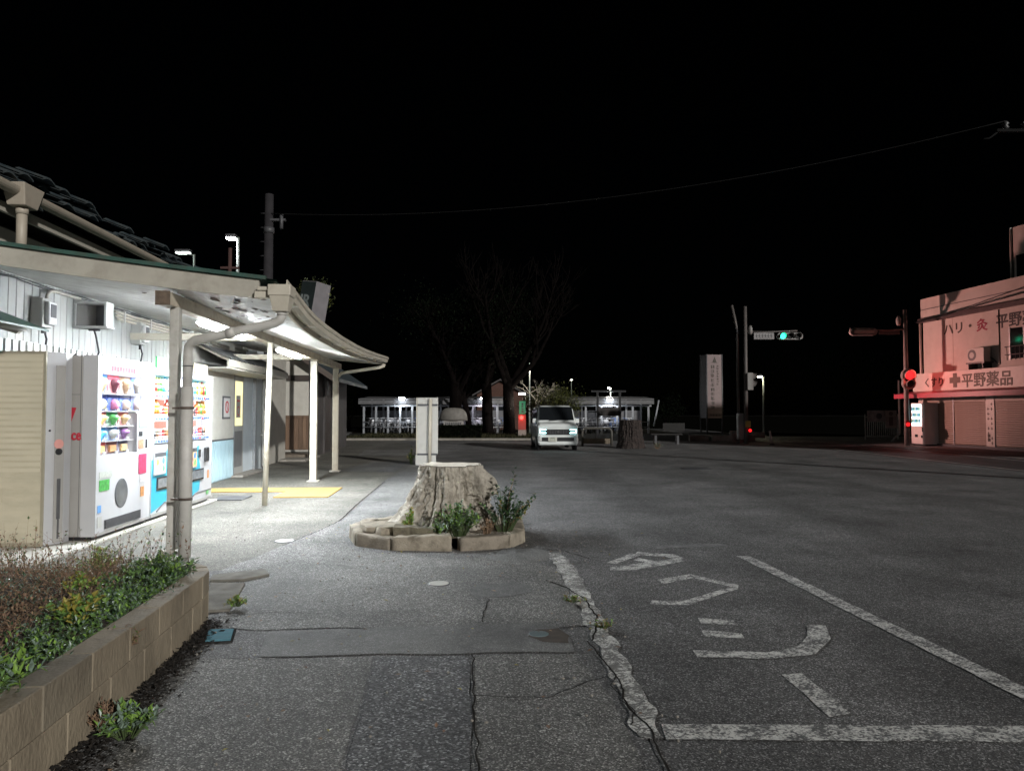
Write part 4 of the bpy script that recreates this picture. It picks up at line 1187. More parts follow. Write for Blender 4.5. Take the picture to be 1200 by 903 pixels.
# ------------------------------------------------------------------ far wing of the station
fw = thing('station_annex', 'cream and brown plank annex wall closing the canopy passage', 'building', (-2.5, 24, 0), SF)
a = MB(); a.box(-7.0, -1.86, 23.55, 31.0, 0, 3.1); part('wall', a, CREAM2, fw)
a = MB(); a.prism([(-5.0, 23.5, 3.1), (-1.86, 23.5, 3.1), (-3.2, 23.5, 3.9)], (0, 4, 0)); part('gable', a, CREAM2, fw)
x0 = -3.9
while x0 < -1.9:
    a = MB(); a.box(x0, x0 + .125, 23.52, 23.55, .24, 1.24); part('plank', a, BROWN_PL[rnd.randrange(3)], fw, .006, seg=1); x0 += .131
a = MB(); a.box(-4.0, -1.85, 23.50, 23.55, 1.24, 1.33); part('dado_rail', a, BROWN_PL[1], fw)
a = MB(); a.box(-4.0, -1.82, 23.49, 23.55, 2.44, 2.62); part('tie_beam', a, DARKWOOD, fw)
a = MB(); a.box(-4.0, -1.82, 23.40, 23.55, .17, .23); part('sill', a, CONC_PALE, fw, .01)
a = MB(); a.box(-2.62, -2.615, 23.545, 23.55, 1.33, 2.44); part('panel_joint', a, DARKWALL, fw)
a = MB(); a.box(-4.0, -1.5, 21.2, 23.55, 0, .06); part('step', a, CONC, fw, .01)
a = MB(); a.box(-3.4, -1.7, 22.4, 23.4, .062, .14); part('pallet', a, mat('old_timber', (.16, .13, .10), .8, var=.3, vs=8, stretch=(1, .2, 1)), fw)
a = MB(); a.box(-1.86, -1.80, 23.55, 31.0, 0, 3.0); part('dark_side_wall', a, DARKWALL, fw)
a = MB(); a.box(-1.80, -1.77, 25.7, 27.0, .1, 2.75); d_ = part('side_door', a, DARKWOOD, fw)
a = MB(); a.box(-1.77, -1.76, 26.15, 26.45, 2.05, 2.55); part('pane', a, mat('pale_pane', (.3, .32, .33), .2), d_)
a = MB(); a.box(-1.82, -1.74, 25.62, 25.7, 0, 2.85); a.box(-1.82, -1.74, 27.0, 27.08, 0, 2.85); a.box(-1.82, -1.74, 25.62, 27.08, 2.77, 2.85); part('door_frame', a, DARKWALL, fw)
a = MB(); a.prism([(-1.0, 23.2, 2.55), (-3.2, 23.2, 4.05), (-5.6, 23.2, 2.5), (-5.6, 23.2, 2.38), (-3.2, 23.2, 3.9), (-1.0, 23.2, 2.43)], (0, 8.3, 0)); part('roof', a, TILE, fw)
a = MB(); a.prism([(-.98, 23.16, 2.56), (-3.2, 23.16, 4.08), (-3.2, 23.16, 3.86), (-.98, 23.16, 2.36)], (0, .06, 0)); part('bargeboard', a, mat('barge_brown', (.09, .07, .06), .6), fw)
# roof-top box sign leaning over the canopy
js = thing('railway_sign', 'leaning box sign with dark lettered side and pale side above the canopy roof', 'sign', (-6.05, 22, 4.6))
Mj = Matrix.Translation((-6.05, 22, 4.75)) @ Matrix.Rotation(R(9), 4, 'Y') @ Matrix.Rotation(R(60), 4, 'Z')
a = MB(); a.box(-.30, .30, -.30, .30, -.62, .62, 0, Mj); part('box', a, mat('sign_pale', (.20, .19, .20), .6, var=.1), js, .01)
a = MB(); a.box(-.31, -.302, -.29, .29, -.60, .60, 0, Mj); part('dark_face', a, mat('sign_dark', (.025, .035, .035), .5), js)
a = MB(); text_mb(a, "JR", .5, Mj @ Vector((-.315, .27, -.15)), (Mj.to_3x3() @ Vector((0, -1, 0))), (Mj.to_3x3() @ Vector((0, 0, 1))), .006, bold=.012); part('lettering', a, mat('sign_letter', (.22, .25, .25), .6), js)
a = MB().tube([(-6.12, 22, 4.25), (-6.1, 22, 4.0), (-6.1, 22, 0)], .06, 8); part('pole', a, DGREY, js)

# ------------------------------------------------------------------ vending machines (station coordinates; fronts face +x)
slab = single('machine_plinth', 'low concrete plinth under the vending machines', 'plinth', MB().box(-2.0, -.93, 6.6, 11.75, 0, .035), CONC_PALE, (-1.5, 9, 0), SF, bevel=.01)
ENAMEL = mat('machine_white', (.42, .42, .435), .35, var=.02, dirt=(.55, .53, .50), dscale=2, damt=.2)
ENAMEL_G = mat('machine_side', (.30, .29, .275), .45, var=.03, dirt=(.22, .21, .19), dscale=1.5, damt=.35)
BACKLIT = glow('backlit_white', (.93, .96, 1.0), 1.05)
BACK_CY = glow('backlit_cyan', (.25, .85, .95), 1.0)
BACK_RED = glow('backlit_red', (1.0, .26, .20), .75)
STRIP = glow('led_strip', (.95, .98, 1.0), 16.)
SLOT = mat('slot_dark', (.03, .03, .033), .25, var=.2)
TEAL = mat('machine_teal', (.03, .33, .47), .4, var=.04)
BUTTON = mat('button_blue', (.05, .12, .42), .35)
BTN_STRIP = mat('button_strip', (.55, .60, .70), .4)
TFRONT = -.985


def bottle_mesh(kind, col, cap, lab):
    b_ = MB()
    if kind == 'pet':
        b_.lathe([(.028, 0), (.031, .01), (.031, .05)], (0, 0, 0), 10, 0); b_.lathe([(.0315, .05), (.0315, .125)], (0, 0, 0), 10, 1)
        b_.lathe([(.031, .125), (.027, .155), (.013, .185), (.012, .2)], (0, 0, 0), 10, 0); b_.lathe([(.014, .2), (.014, .218)], (0, 0, 0), 10, 2)
    else:
        b_.lathe([(.024, 0), (.029, .008), (.029, .05)], (0, 0, 0), 10, 0); b_.lathe([(.0292, .05), (.0292, .09)], (0, 0, 0), 10, 1); b_.lathe([(.029, .09), (.029, .125), (.024, .135)], (0, 0, 0), 10, 2)
    key = '%s_%s' % (kind, lab)
    return mesh_from(b_, [mat('drink_' + key, col, .3, var=.05), mat('label_' + key, lab_col[lab], .4, var=.1, vs=30), mat('cap_' + key, cap, .4)])


lab_col = dict(g=(.08, .42, .12), y=(.75, .55, .05), w=(.75, .75, .72), b=(.05, .18, .55), r=(.65, .05, .05), o=(.75, .25, .04), k=(.03, .03, .04), c=(.1, .55, .65), n=(.22, .10, .04), p=(.7, .25, .3))
BOT = {}
for kind, lab, col, cap in [('pet', 'g', (.25, .5, .1), (.7, .7, .7)), ('pet', 'y', (.75, .6, .15), (.7, .7, .65)), ('pet', 'w', (.7, .75, .8), (.1, .3, .7)), ('pet', 'b', (.5, .65, .8), (.8, .8, .8)), ('pet', 'r', (.55, .12, .08), (.6, .05, .05)),
                            ('pet', 'o', (.8, .4, .1), (.75, .3, .05)), ('pet', 'c', (.3, .65, .7), (.75, .75, .75)), ('can', 'k', (.04, .04, .05), (.4, .4, .42)), ('can', 'n', (.25, .12, .06), (.5, .4, .25)), ('can', 'r', (.6, .06, .05), (.6, .1, .08)), ('can', 'p', (.7, .3, .3), (.7, .6, .6)), ('can', 'o', (.75, .3, .06), (.7, .5, .2)), ('can', 'b', (.06, .2, .5), (.4, .5, .7))]:
    BOT[(kind, lab)] = bottle_mesh(kind, col, cap, lab)
ROWS = [[('pet', 'y'), ('pet', 'r'), ('pet', 'g'), ('pet', 'g'), ('pet', 'c'), ('pet', 'w'), ('pet', 'b'), ('pet', 'c'), ('pet', 'y'), ('pet', 'w')],
        [('pet', 'g'), ('pet', 'o'), ('pet', 'o'), ('can', 'p'), ('can', 'r'), ('can', 'o'), ('pet', 'r'), ('can', 'k'), ('can', 'r'), ('pet', 'o')],
        [('can', 'r'), ('can', 'k'), ('can', 'n'), ('can', 'p'), ('can', 'r'), ('can', 'n'), ('can', 'o'), ('can', 'p'), ('can', 'b'), ('can', 'r')]]


def shell(t_, s0, s1, H, depth, win, side=ENAMEL_G, front=ENAMEL, zb=.075, rec=.14):
    """cabinet with a recessed display window win=(u0,u1,z0,z1)"""
    tb, tf = TFRONT - depth, TFRONT
    u0, u1, z0, z1 = win; u0 += s0; u1 += s0
    a = MB(); a.box(tb, tf - .16, s0, s1, zb, H - .004); part('cabinet', a, side, t_, .008)
    a = MB()
    a.box(tf - .155, tf, s0 + .002, u0, zb, H); a.box(tf - .155, tf, u1, s1 - .002, zb, H)
    a.box(tf - .155, tf - .001, u0, u1, z1, H); a.box(tf - .155, tf - .001, u0, u1, zb, z0)
    part('front_frame', a, front, t_)
    a = MB(); a.box(tb + .04, tf - .05, s0 + .03, s1 - .03, .035, zb); part('foot_plinth', a, BLACK, t_)
    a = MB(); a.box(tf - .02, tf - .012, u0, u1, z0, z1); part('pane', a, PANE, t_)
    a = MB()
    for u in (u0 + .006, u1 - .02): a.box(tf - .05, tf - .03, u, u + .014, z0 + .02, z1 - .02)
    part('light_strip', a, STRIP, t_)


def drinks(label, s0, w, tops, seed):
    t_ = thing('drink_vending_machine', label, 'vending machine', (TFRONT - .35, s0 + w / 2, 0), SF, 'white and teal drink machines')
    s1 = s0 + w; H = 1.985; tf = TFRONT
    shell(t_, s0, s1, H, .74, (.06, w - .10, .99, 1.90))
    zs = [1.61, 1.315, 1.02]
    for r_, z_ in enumerate(zs):
        bk = MB(); bk.box(tf - .152, tf - .148, s0 + .06, s1 - .10, z_ + .03, z_ + .285)
        part('display_back', bk, (BACK_CY if r_ == 0 else BACKLIT), t_)
        if r_:
            bk = MB(); bk.box(tf - .147, tf - .144, s0 + .12, s0 + .12 + (w - .34) * (.8 if r_ == 1 else .9), z_ + .12, z_ + .27); part('red_display_card', bk, BACK_RED, t_)
        else:
            bk = MB(); bk.box(tf - .147, tf - .144, s0 + .16, s0 + .36, z_ + .08, z_ + .28); part('yellow_display_card', bk, glow('backlit_yellow', (1.0, .75, .2), .8), t_)
        a = MB(); a.box(tf - .145, tf - .022, s0 + .06, s1 - .10, z_ - .0, z_ + .02); a.box(tf - .022, tf + .004, s0 + .06, s1 - .10, z_ - .012, z_ + .045)
        sh_ = part('shelf', a, BTN_STRIP, t_)
        row = ROWS[r_]
        if seed: row = row[3:] + row[:3]
        for k in range(10):
            u = s0 + .125 + k * (w - .28) / 9.6
            o = bpy.data.objects.new('bottle', BOT[row[k]]); COL.objects.link(o); o.parent = t_
            o.location = (tf - .075 - OFF[t_.name][0], u - OFF[t_.name][1], z_ + .022); o.scale = (1.5, 1.5, 1.15)
            bt = MB(); bt.box(tf + .004, tf + .012, u - .025, u + .025, z_ + .0, z_ + .028); part('button', bt, BUTTON if (k + r_) % 7 else REDS, t_)
    # lower front
    f0 = tf + .003
    a = MB(); a.prism([(tf, s0 + .012, .13), (tf, s0 + .012, .80), (tf, s0 + .40, .84), (tf, s0 + .42, .90), (tf, s0 + .56, .92), (tf, s0 + .50, .80), (tf, s0 + .60, .62), (tf, s0 + .62, .44), (tf, s0 + .58, .25)], (.003, 0, 0)); part('teal_panel', a, TEAL, t_)
    a = MB(); a.box(f0, f0 + .02, s0 + .05, s0 + .42, .60, .90); p_ = part('poster_frame', a, ENAMEL, t_, .006)
    a = MB(); a.box(f0 + .02, f0 + .022, s0 + .07, s0 + .40, .62, .83); part('poster', a, mat('poster_pale' + str(seed), (.62, .72, .78) if not seed else (.7, .42, .2), .3, var=.05), p_)
    a = MB(); a.box(f0 + .02, f0 + .023, s0 + .06, s0 + .41, .835, .89); part('poster_header', a, DGREY, p_)
    for (u, z, r, c) in ((.14, .77, .045, (.8, .6, .08)), (.32, .78, .045, (.08, .22, .55)), (.33, .68, .04, (.12, .35, .15)), (.22, .70, .05, (.75, .3, .25)), (.13, .67, .035, (.3, .6, .7))):
        a = MB(); a.tube([(f0 + .0221, s0 + u, z), (f0 + .0235, s0 + u, z)], r, 14); part('poster_dot', a, mat('dot_%d' % int(c[0] * 99 + c[2] * 9), c, .4), p_)
    a = MB(); a.box(f0, f0 + .012, s0 + .16, s0 + .74, .40, .57); q_ = part('delivery_slot', a, SLOT, t_, .01)
    a = MB(); a.box(f0 + .012, f0 + .022, s0 + .19, s0 + .71, .43, .55); part('slot_flap', a, mat('flap_grey', (.16, .17, .18), .15, var=.3, vs=12), q_)
    a = MB(); a.box(f0, f0 + .015, s0 + .52, s0 + .60, .74, .86); part('coin_slot', a, SLOT, t_, .006)
    a = MB(); a.box(f0, f0 + .04, s0 + .76, s0 + .90, .66, .88); part('card_reader', a, BLACK, t_, .015)
    a = MB(); a.box(f0, f0 + .006, s0 + .93, s0 + .98, .40, .52); part('sticker', a, mat('sticker_orange', (.55, .22, .07), .5), t_)
    a = MB(); a.box(f0, f0 + .006, s0 + .88, s0 + .98, .15, .21); part('sticker', a, mat('sticker_green', (.15, .4, .15), .5), t_)
    part('bumper_line', MB().tube([(f0, s0 + .18, .13), (f0, s0 + .42, .22), (f0, s1 - .03, .215)], .008, 5), DGREY, t_)
    a = MB(); a.box(f0 - .004, f0 + .004, s0 + .004, s1 - .004, .075, .115); part('kick_plate', a, ENAMEL_G, t_)
    for i_, (u0, u1, c1, txt) in enumerate(tops):
        a = MB(); a.box(tf - .06, tf - .04, s0 + u0, s0 + u1, H, H + .16); sg_ = part('topper_sign', a, c1, t_)
        a = MB()
        for q in range(5):
            a.box(tf - .04, tf - .037, s0 + u0 + .03 + q * (u1 - u0 - .06) / 5, s0 + u0 + .02 + (q + .8) * (u1 - u0 - .04) / 5, H + .05 + .02 * (q % 2), H + .11)
        part('topper_print', a, txt, sg_)
    return t_


SG = mat('topper_green', (.05, .25, .09), .5); SGY = mat('topper_yellow_print', (.6, .6, .08), .5); SW = mat('topper_pale', (.55, .68, .68), .5); STAN = mat('topper_tan', (.6, .42, .22), .5)
drinks('white and teal drink vending machine next to the ice cream machine', 9.34, 1.13, [(.22, .60, SG, SGY), (.62, .90, SW, TEAL)], 0)
drinks('white and teal drink vending machine at the far end of the row', 10.49, 1.13, [(.45, 1.0, STAN, REDS)], 1)

# ice cream machine
ic = thing('ice_cream_vending_machine', 'white ice cream vending machine with a grey side and rows of packs', 'vending machine', (TFRONT - .35, 8.55, 0), SF)
s0, s1 = 7.93, 9.31; H = 2.03; tf = TFRONT
shell(ic, s0, s1, H, .80, (.09, 1.30, .93, 1.96))
a = MB(); a.box(tf - .152, tf - .148, s0 + .09, s0 + 1.30, .93, 1.96); part('display_back', a, glow('display_lilac', (.78, .80, .95), .55), ic)
a = MB(); a.box(tf - .10, tf - .03, s0 + .09, s0 + 1.30, 1.85, 1.955); hd = part('header_panel', a, glow('header_white', (.95, .95, 1), .8), ic)
a = MB()
for q in range(9): a.box(tf - .03, tf - .027, s0 + .36 + q * .07, s0 + .36 + q * .07 + .055, 1.875 + .01 * (q % 2), 1.935)
part('header_print', a, glow('header_pink', (1.0, .3, .38), .6), hd)
PACKC = [(.05, .2, .6), (.62, .06, .1), (.25, .14, .09), (.05, .12, .4), (.06, .1, .35), (.08, .14, .42), (.07, .12, .38), (.08, .12, .36), (.6, .08, .12), (.05, .32, .14), (.65, .12, .12), (.05, .4, .75), (.1, .3, .7), (.2, .08, .25), (.62, .1, .12), (.25, .06, .08), (.1, .1, .25)]
CONEC = [(.75, .6, .35), (.22, .07, .1), (.6, .4, .25), (.75, .68, .62), (.6, .55, .4), (.7, .25, .4), (.75, .6, .5), (.7, .55, .5), (.75, .5, .2), (.1, .4, .12), (.75, .55, .3), (.1, .45, .75), (.75, .72, .68), (.25, .1, .3), (.75, .5, .2), (.5, .25, .12), (.6, .4, .2)]
pi_ = 0
for r_, nc in enumerate((4, 4, 3, 3, 3)):
    z0 = 1.63 - r_ * .178 + .0
    z0 = [1.625, 1.43, 1.255, 1.09, .94][r_]
    hh = [.21, .18, .16, .15, .14][r_]
    w_ = 1.16 if nc == 4 else .84
    a = MB(); a.box(tf - .14, tf - .035, s0 + .09, s0 + .09 + w_ + .05, z0 - .012, z0 - .004); part('shelf', a, ENAMEL, ic)
    for k in range(nc):
        u = s0 + .115 + k * w_ / nc; ww = w_ / nc - .03
        t_ = MB(); t_.box(tf - .10, tf - .085, u, u + ww, z0, z0 + hh)
        pk = part('ice_cream_pack', t_, mat('pack_%d' % pi_, tuple(c * 1.0 + .02 for c in PACKC[pi_]) if r_ in (1,) else tuple(.25 + c * .55 for c in PACKC[pi_]), .3, var=.1, vs=25), ic)
        t_ = MB(); t_.box(tf - .085, tf - .082, u, u + ww, z0 + hh * .74, z0 + hh); part('pack_header', t_, mat('packh_%d' % pi_, PACKC[pi_], .3, var=.1, vs=30), pk)
        cc = (tf - .075, u + ww / 2, z0)
        t_ = MB()
        if r_ in (0, 2, 3):
            t_.lathe([(.014, .012), (.045, hh * .40), (.064, hh * .52), (.066, hh * .64), (.05, hh * .76), (.016, hh * .84)], cc, 12, 0)
        elif r_ == 1:
            t_.lathe([(.03, .015), (.05, .02), (.058, hh * .45), (.046, hh * .6), (.016, hh * .72)], cc, 12, 0)
        else:
            t_.box(cc[0] - .012, cc[0] + .012, cc[1] - .075, cc[1] + .075, z0 + hh * .14, z0 + hh * .70, 0)
        part('ice_cream', t_, mat('ice_%d' % pi_, CONEC[pi_], .35, var=.2, vs=40), pk)
        t_ = MB(); t_.box(tf - .06, tf - .045, u + ww * .55, u + ww * .8, z0, z0 + .03); part('price_tag', t_, ENAMEL, pk)
        pi_ += 1
# coin panel in the display's lower right
a = MB(); a.box(tf - .13, tf - .02, s0 + 1.0, s0 + 1.30, 1.40, 1.42); a.box(tf - .13, tf + .002, s0 + .985, s0 + 1.31, .935, 1.40); cpn = part('coin_panel', a, ENAMEL, ic)
for (u0, u1, z0, z1, m_) in ((1.02, 1.28, 1.22, 1.37, mat('panel_glass', (.2, .22, .2), .15)), (1.02, 1.12, 1.12, 1.18, SLOT), (1.14, 1.28, 1.10, 1.20, GREYBOX), (1.02, 1.16, .97, 1.08, mat('panel_orange', (.4, .2, .12), .4, var=.4, vs=30)), (1.22, 1.27, .97, 1.08, SLOT)):
    b_ = MB(); b_.box(tf + .002, tf + .008, s0 + u0, s0 + u1, z0, z1); part('coin_detail', b_, m_, cpn)
f0 = tf + .002
for nm, (u0, u1, z0, z1), m_ in (('poster', (1.04, 1.26, .66, .90), mat('poster_crimson', (.42, .04, .10), .4, var=.3, vs=30)), ('sticker', (.07, .36, .69, .76), mat('sticker_grey2', (.4, .42, .38), .5, var=.2, vs=40)), ('sticker', (.07, .30, .55, .67), mat('sticker_leaf', (.06, .30, .06), .5, var=.4, vs=35)),
                                 ('sticker', (1.08, 1.22, .56, .64), mat('sticker_print', (.5, .5, .5), .5, var=.35, vs=60)), ('sticker', (1.1, 1.2, .38, .50), mat('sticker_amber', (.45, .2, .06), .5, var=.3, vs=30)), ('sticker', (.04, .12, .32, .40), mat('sticker_blue', (.12, .3, .6), .5)), ('sticker', (.04, .14, .16, .28), GREYBOX)):
    b_ = MB(); b_.box(f0, f0 + .003, s0 + u0, s0 + u1, z0, z1); part(nm, b_, m_, ic)
a = MB(); n = 28
a.add([(f0 + .006, s0 + .60 + .15 * math.cos(2 * math.pi * q / n), .48 + .155 * math.sin(2 * math.pi * q / n)) for q in range(n)] + [(f0 - .001, s0 + .60 + .165 * math.cos(2 * math.pi * q / n), .48 + .17 * math.sin(2 * math.pi * q / n)) for q in range(n)],
      [tuple(range(n))] + [(n + q, n + (q + 1) % n, (q + 1) % n, q) for q in range(n)])
part('pickup_door', a, mat('pickup_grey', (.09, .095, .10), .2, var=.3, vs=6), ic)
a = MB()
for q in range(7): a.box(f0, f0 + .01, s0 + .22, s0 + 1.1, .135 + q * .013, .142 + q * .013)
a.box(f0 - .001, f0 + .002, s0 + .2, s0 + 1.12, .125, .225)
part('air_grille', a, DGREY, ic)
a = MB(); a.box(f0, f0 + .004, s0 + .01, s1 - .01, .075, .105); part('kick_plate', a, ENAMEL_G, ic)
# the grey side with its print
a = MB(); a.box(tf - .80 + .01, tf - .18, s0 - .002, s0 + .001, 1.60, 1.604); part('side_seam', a, DGREY, ic)
a = MB(); a.box(tf - .175, tf - .170, s0 - .003, s0 + .001, .08, 2.02); part('side_seam', a, DGREY, ic)
a = MB(); text_mb(a, "ice", .16, (-1.272, s0 - .003, 1.115), (1, 0, 0), (0, 0, 1), .003, bold=.004, sx=.7); part('side_lettering', a, mat('print_red', (.42, .02, .04), .5), ic)
a = MB(); a.add([(-1.36, s0 - .003, 1.47), (-1.20, s0 - .003, 1.46), (-1.28, s0 - .003, 1.22), (-1.36, s0 - .003, 1.24)], [(0, 3, 2, 1)]); part('side_emblem', a, MATS['print_red'], ic)
part('power_cable', MB().tube([(-1.35, s0 + .2, 2.03), (-1.3, s0 + .15, 2.05), (-1.28, s0 + .1, 2.03), (-1.5, s0 + .3, 2.04)], .01, 5), BLACK, ic)

# old cabinet facing the camera
oc = thing('old_vending_machine', 'old switched-off vending machine with a faded tan front at the left edge', 'vending machine', (-1.6, 7.7, 0), SF)
tn = mat('faded_tan', (.47, .425, .32), .45, var=.10, vs=3, stretch=(1, 1, 3), dirt=(.28, .24, .16), dscale=1.3, damt=.5)
a = MB(); a.prism([(-1.98, 7.60, .04), (-1.335, 7.60, .04), (-1.235, 7.77, .04), (-1.235, 7.90, .04), (-1.98, 7.90, .04)], (0, 0, 2.0)); part('cabinet', a, ENAMEL, oc, .006)
a = MB(); a.box(-1.97, -1.36, 7.584, 7.602, .08, 2.01); fp = part('front_panel', a, tn, oc, .004)
a = MB(); a.box(-1.98, -1.335, 7.578, 7.60, 2.01, 2.04); a.box(-1.36, -1.335, 7.578, 7.60, .04, 2.01); a.box(-1.98, -1.36, 7.578, 7.60, .04, .08); part('front_frame', a, mat('tan_frame', (.30, .27, .20), .5), fp)
for q in range(20):
    a = MB(); a.box(-1.95, -1.375, 7.5815, 7.584, .80 + q * .06, .835 + q * .06)
    part('faint_shelf_line', a, mat('faded_tan_light', (.50, .455, .345), .45, var=.08, vs=3), fp)
Mo = Matrix.Translation((-1.335, 7.60, 0)) @ Matrix.Rotation(math.atan2(.17, .10), 4, 'Z')       # x runs along the chamfered strip
a = MB(); a.box(.09, .19, -.012, -.002, .06, 1.90, 0, Mo); part('recess_panel', a, ENAMEL_G, oc, .006)
a = MB(); a.box(.118, .155, -.022, -.010, .30, .72, 0, Mo); part('handle', a, DGREY, oc, .01)
a = MB(); a.box(.13, .145, -.02, -.010, .1, .30, 0, Mo); part('handle_stem', a, DGREY, oc)
a = MB(); a.tube([Mo @ Vector((.13, -.022, 1.0)), Mo @ Vector((.13, -.008, 1.0))], .035, 14); part('lock', a, BLACK, oc)
a = MB(); a.tube([Mo @ Vector((.13, -.0145, 1.08)), Mo @ Vector((.13, -.0125, 1.08))], .05, 14); part('lock_sticker', a, mat('sticker_pink', (.55, .25, .22), .5), oc)
a = MB(); a.tube([Mo @ Vector((.04, -.004, 1.22)), Mo @ Vector((.04, .0, 1.22))], .012, 8); part('rivet', a, BLACK, oc)

# ------------------------------------------------------------------ parked car
CARP = mat('car_paint', (.74, .77, .76), .25, var=.02, coat=.6)
CGLASS = mat('car_glass', (.012, .014, .016), .08, var=.1)
car = thing('parked_car', 'white tall boxy small van facing the camera with lit headlight outlines', 'car', (1.72, 27.2, 0))
CM = Matrix.Translation((1.72, 27.2, 0)) @ Matrix.Rotation(R(3.0), 4, 'Z')
hw = .76


def cb(*a_, **k_):
    m_ = MB(); m_.box(*a_, M=CM, **k_); return m_


def cpart(name, mb, m, parent=car, bevel=0, seg=2):
    return part(name, mb, m, parent, bevel, seg=seg)


# body as a loft of cross sections from nose to tail
SEC = [(0.02, .22, .69, .30, .84), (.0, .22, .73, .40, .92), (.04, .20, .755, .45, .97), (.10, .20, .76, .46, 1.01), (.40, .20, .76, .46, 1.07), (.45, .20, .76, .46, 1.09), (.86, .20, .76, .46, 1.64), (1.02, .20, .76, .46, 1.70), (2.9, .20, .76, .46, 1.71), (3.25, .20, .76, .46, 1.68), (3.38, .24, .74, .46, 1.58)]
mb = MB(); vs = []
for (y, zb, w, zm, zt) in SEC:
    wt = w - .02 - .11 * max(0, (zt - 1.0) / .66); zk = min(.92, zt - .07)
    half = [(w - .05, zb), (w, zb + .1), (w + .005, zm), (w, zk), (w - .015 - .07 * max(0, (zt - 1.0) / .66), max(zk + .02, zt - .10)), (wt - .06, zt - .012), (wt * .5, zt)]
    ring_ = [(x, y, z) for x, z in half] + [(-x, y, z) for x, z in reversed(half)]
    vs += [CM @ Vector(p) for p in ring_]
n = 14
mb.add(vs, [(j * n + i, j * n + (i + 1) % n, (j + 1) * n + (i + 1) % n, (j + 1) * n + i) for j in range(len(SEC) - 1) for i in range(n)] + [tuple(range(n - 1, -1, -1)), tuple((len(SEC) - 1) * n + i for i in range(n))], 0, False)
cpart('body', mb, CARP, bevel=.02)
# windscreen and side windows, slightly proud
mb = MB(); mb.add([CM @ Vector(p) for p in [(-.665, .47, 1.13), (.665, .47, 1.13), (.625, .845, 1.625), (-.625, .845, 1.625), (-.665, .51, 1.11), (.665, .51, 1.11), (.625, .88, 1.61), (-.625, .88, 1.61)]], [(0, 1, 2, 3), (4, 7, 6, 5), (0, 4, 5, 1), (2, 6, 7, 3), (0, 3, 7, 4), (1, 5, 6, 2)])
for q in range(8): pass
mb.v = [tuple(Vector(p) + CM.to_3x3() @ Vector((0, -.02, .02))) for p in mb.v]
cpart('windscreen', mb, CGLASS)
for sx in (-1, 1):
    for (y0, y1, yt) in ((.68, 1.65, .98), (1.73, 2.55, 1.73), (2.62, 3.1, 2.62)):
        mb = MB(); P = [(sx * .768, y0, 1.0), (sx * .768, y1, 1.0), (sx * .708, y1, 1.57), (sx * .708, yt, 1.57)]
        P2 = [(x - sx * .03, y, z) for x, y, z in P]
        mb.add([CM @ Vector(p) for p in P + P2], [(0, 1, 2, 3), (4, 7, 6, 5), (0, 4, 5, 1), (1, 5, 6, 2), (2, 6, 7, 3), (3, 7, 4, 0)])
        cpart('side_window', mb, CGLASS)
    mr = cpart('mirror', cb(sx * .82 - .08, sx * .82 + .08, .66, .78, 1.02, 1.20), CARP, bevel=.03)
    cpart('mirror_arm', cb(sx * .755 - .03, sx * .755 + .03, .70, .75, 1.00, 1.05), BLACK, mr)
    # headlight with a lit C outline
    xa, xb = sx * .44, sx * .70
    x0, x1 = min(xa, xb), max(xa, xb)
    hl = cpart('headlight', cb(x0, x1, -.035, .05, .645, .80), mat('lamp_glass', (.05, .06, .065), .1), bevel=.01)
    LEDC = glow('headlight_led', (.45, .95, 1.0), 6.)
    m_ = MB(); m_.box(x0 + .01, x1 - .01, -.045, -.03, .765, .79, 0, CM); m_.box(x0 + .01, x1 - .01, -.045, -.03, .655, .68, 0, CM)
    xo = (x1 - .03, x1 - .01) if sx > 0 else (x0 + .01, x0 + .03)
    m_.box(xo[0], xo[1], -.045, -.03, .68, .765, 0, CM)
    cpart('daytime_light', m_, LEDC, hl)
    cpart('fog_trim', cb(sx * .66 - .05, sx * .66 + .05, -.03, .04, .36, .56), WHITE_PL, bevel=.015)
gr_ = cpart('grille', cb(-.44, .44, -.03, .05, .60, .80), BLACK, bevel=.012)
m_ = MB()
for q in range(9): m_.box(-.40 + q * .1, -.385 + q * .1, -.036, -.028, .615, .785, 0, CM)
cpart('grille_bars', m_, DGREY, gr_)
m_ = MB(); m_.box(-.045, -.025, -.044, -.034, .68, .75, 0, CM); m_.box(.025, .045, -.044, -.034, .68, .75, 0, CM); m_.box(-.03, .03, -.044, -.034, .70, .72, 0, CM)
cpart('emblem', m_, mat('chrome', (.7, .7, .7), .2, metal=1.), gr_)
it = cpart('lower_intake', cb(-.60, .60, -.035, .05, .36, .50), BLACK, bevel=.015)
cpart('bumper_lip', cb(-.70, .70, -.03, .06, .235, .33), CARP, bevel=.02)
npl = cpart('number_plate', cb(-.37, -.04, -.05, -.033, .345, .51), mat('plate', (.50, .50, .44), .5), bevel=.004)
m_ = MB(); m_.box(-.29, -.12, -.053, -.049, .475, .495, 0, CM)
text_mb(m_, "·1 15", .11, CM @ Vector((-.33, -.0505, .375)), CM.to_3x3() @ Vector((1, 0, 0)), (0, 0, 1), .003)
cpart('plate_print', m_, mat('plate_ink', (.05, .09, .06), .5), npl)
for (sx, y) in ((-1, .55), (1, .55), (-1, 2.85), (1, 2.85)):
    c0 = CM @ Vector((sx * .70, y, .28)); ax = CM.to_3x3() @ Vector((sx, 0, 0))
    m_ = MB(); m_.tube([c0 - ax * .09, c0 - ax * .07, c0 + ax * .065, c0 + ax * .08], [.25, .28, .28, .25], 20); wh = cpart('wheel', m_, RUBBER)
    m_ = MB(); m_.tube([c0 + ax * .072, c0 + ax * .088], [.19, .17], 12); cpart('rim', m_, STEEL, wh)
    m_ = MB(); m_.tube([c0 - ax * .02, c0 + ax * .061], .33, 20); cpart('wheel_arch', m_, BLACK)
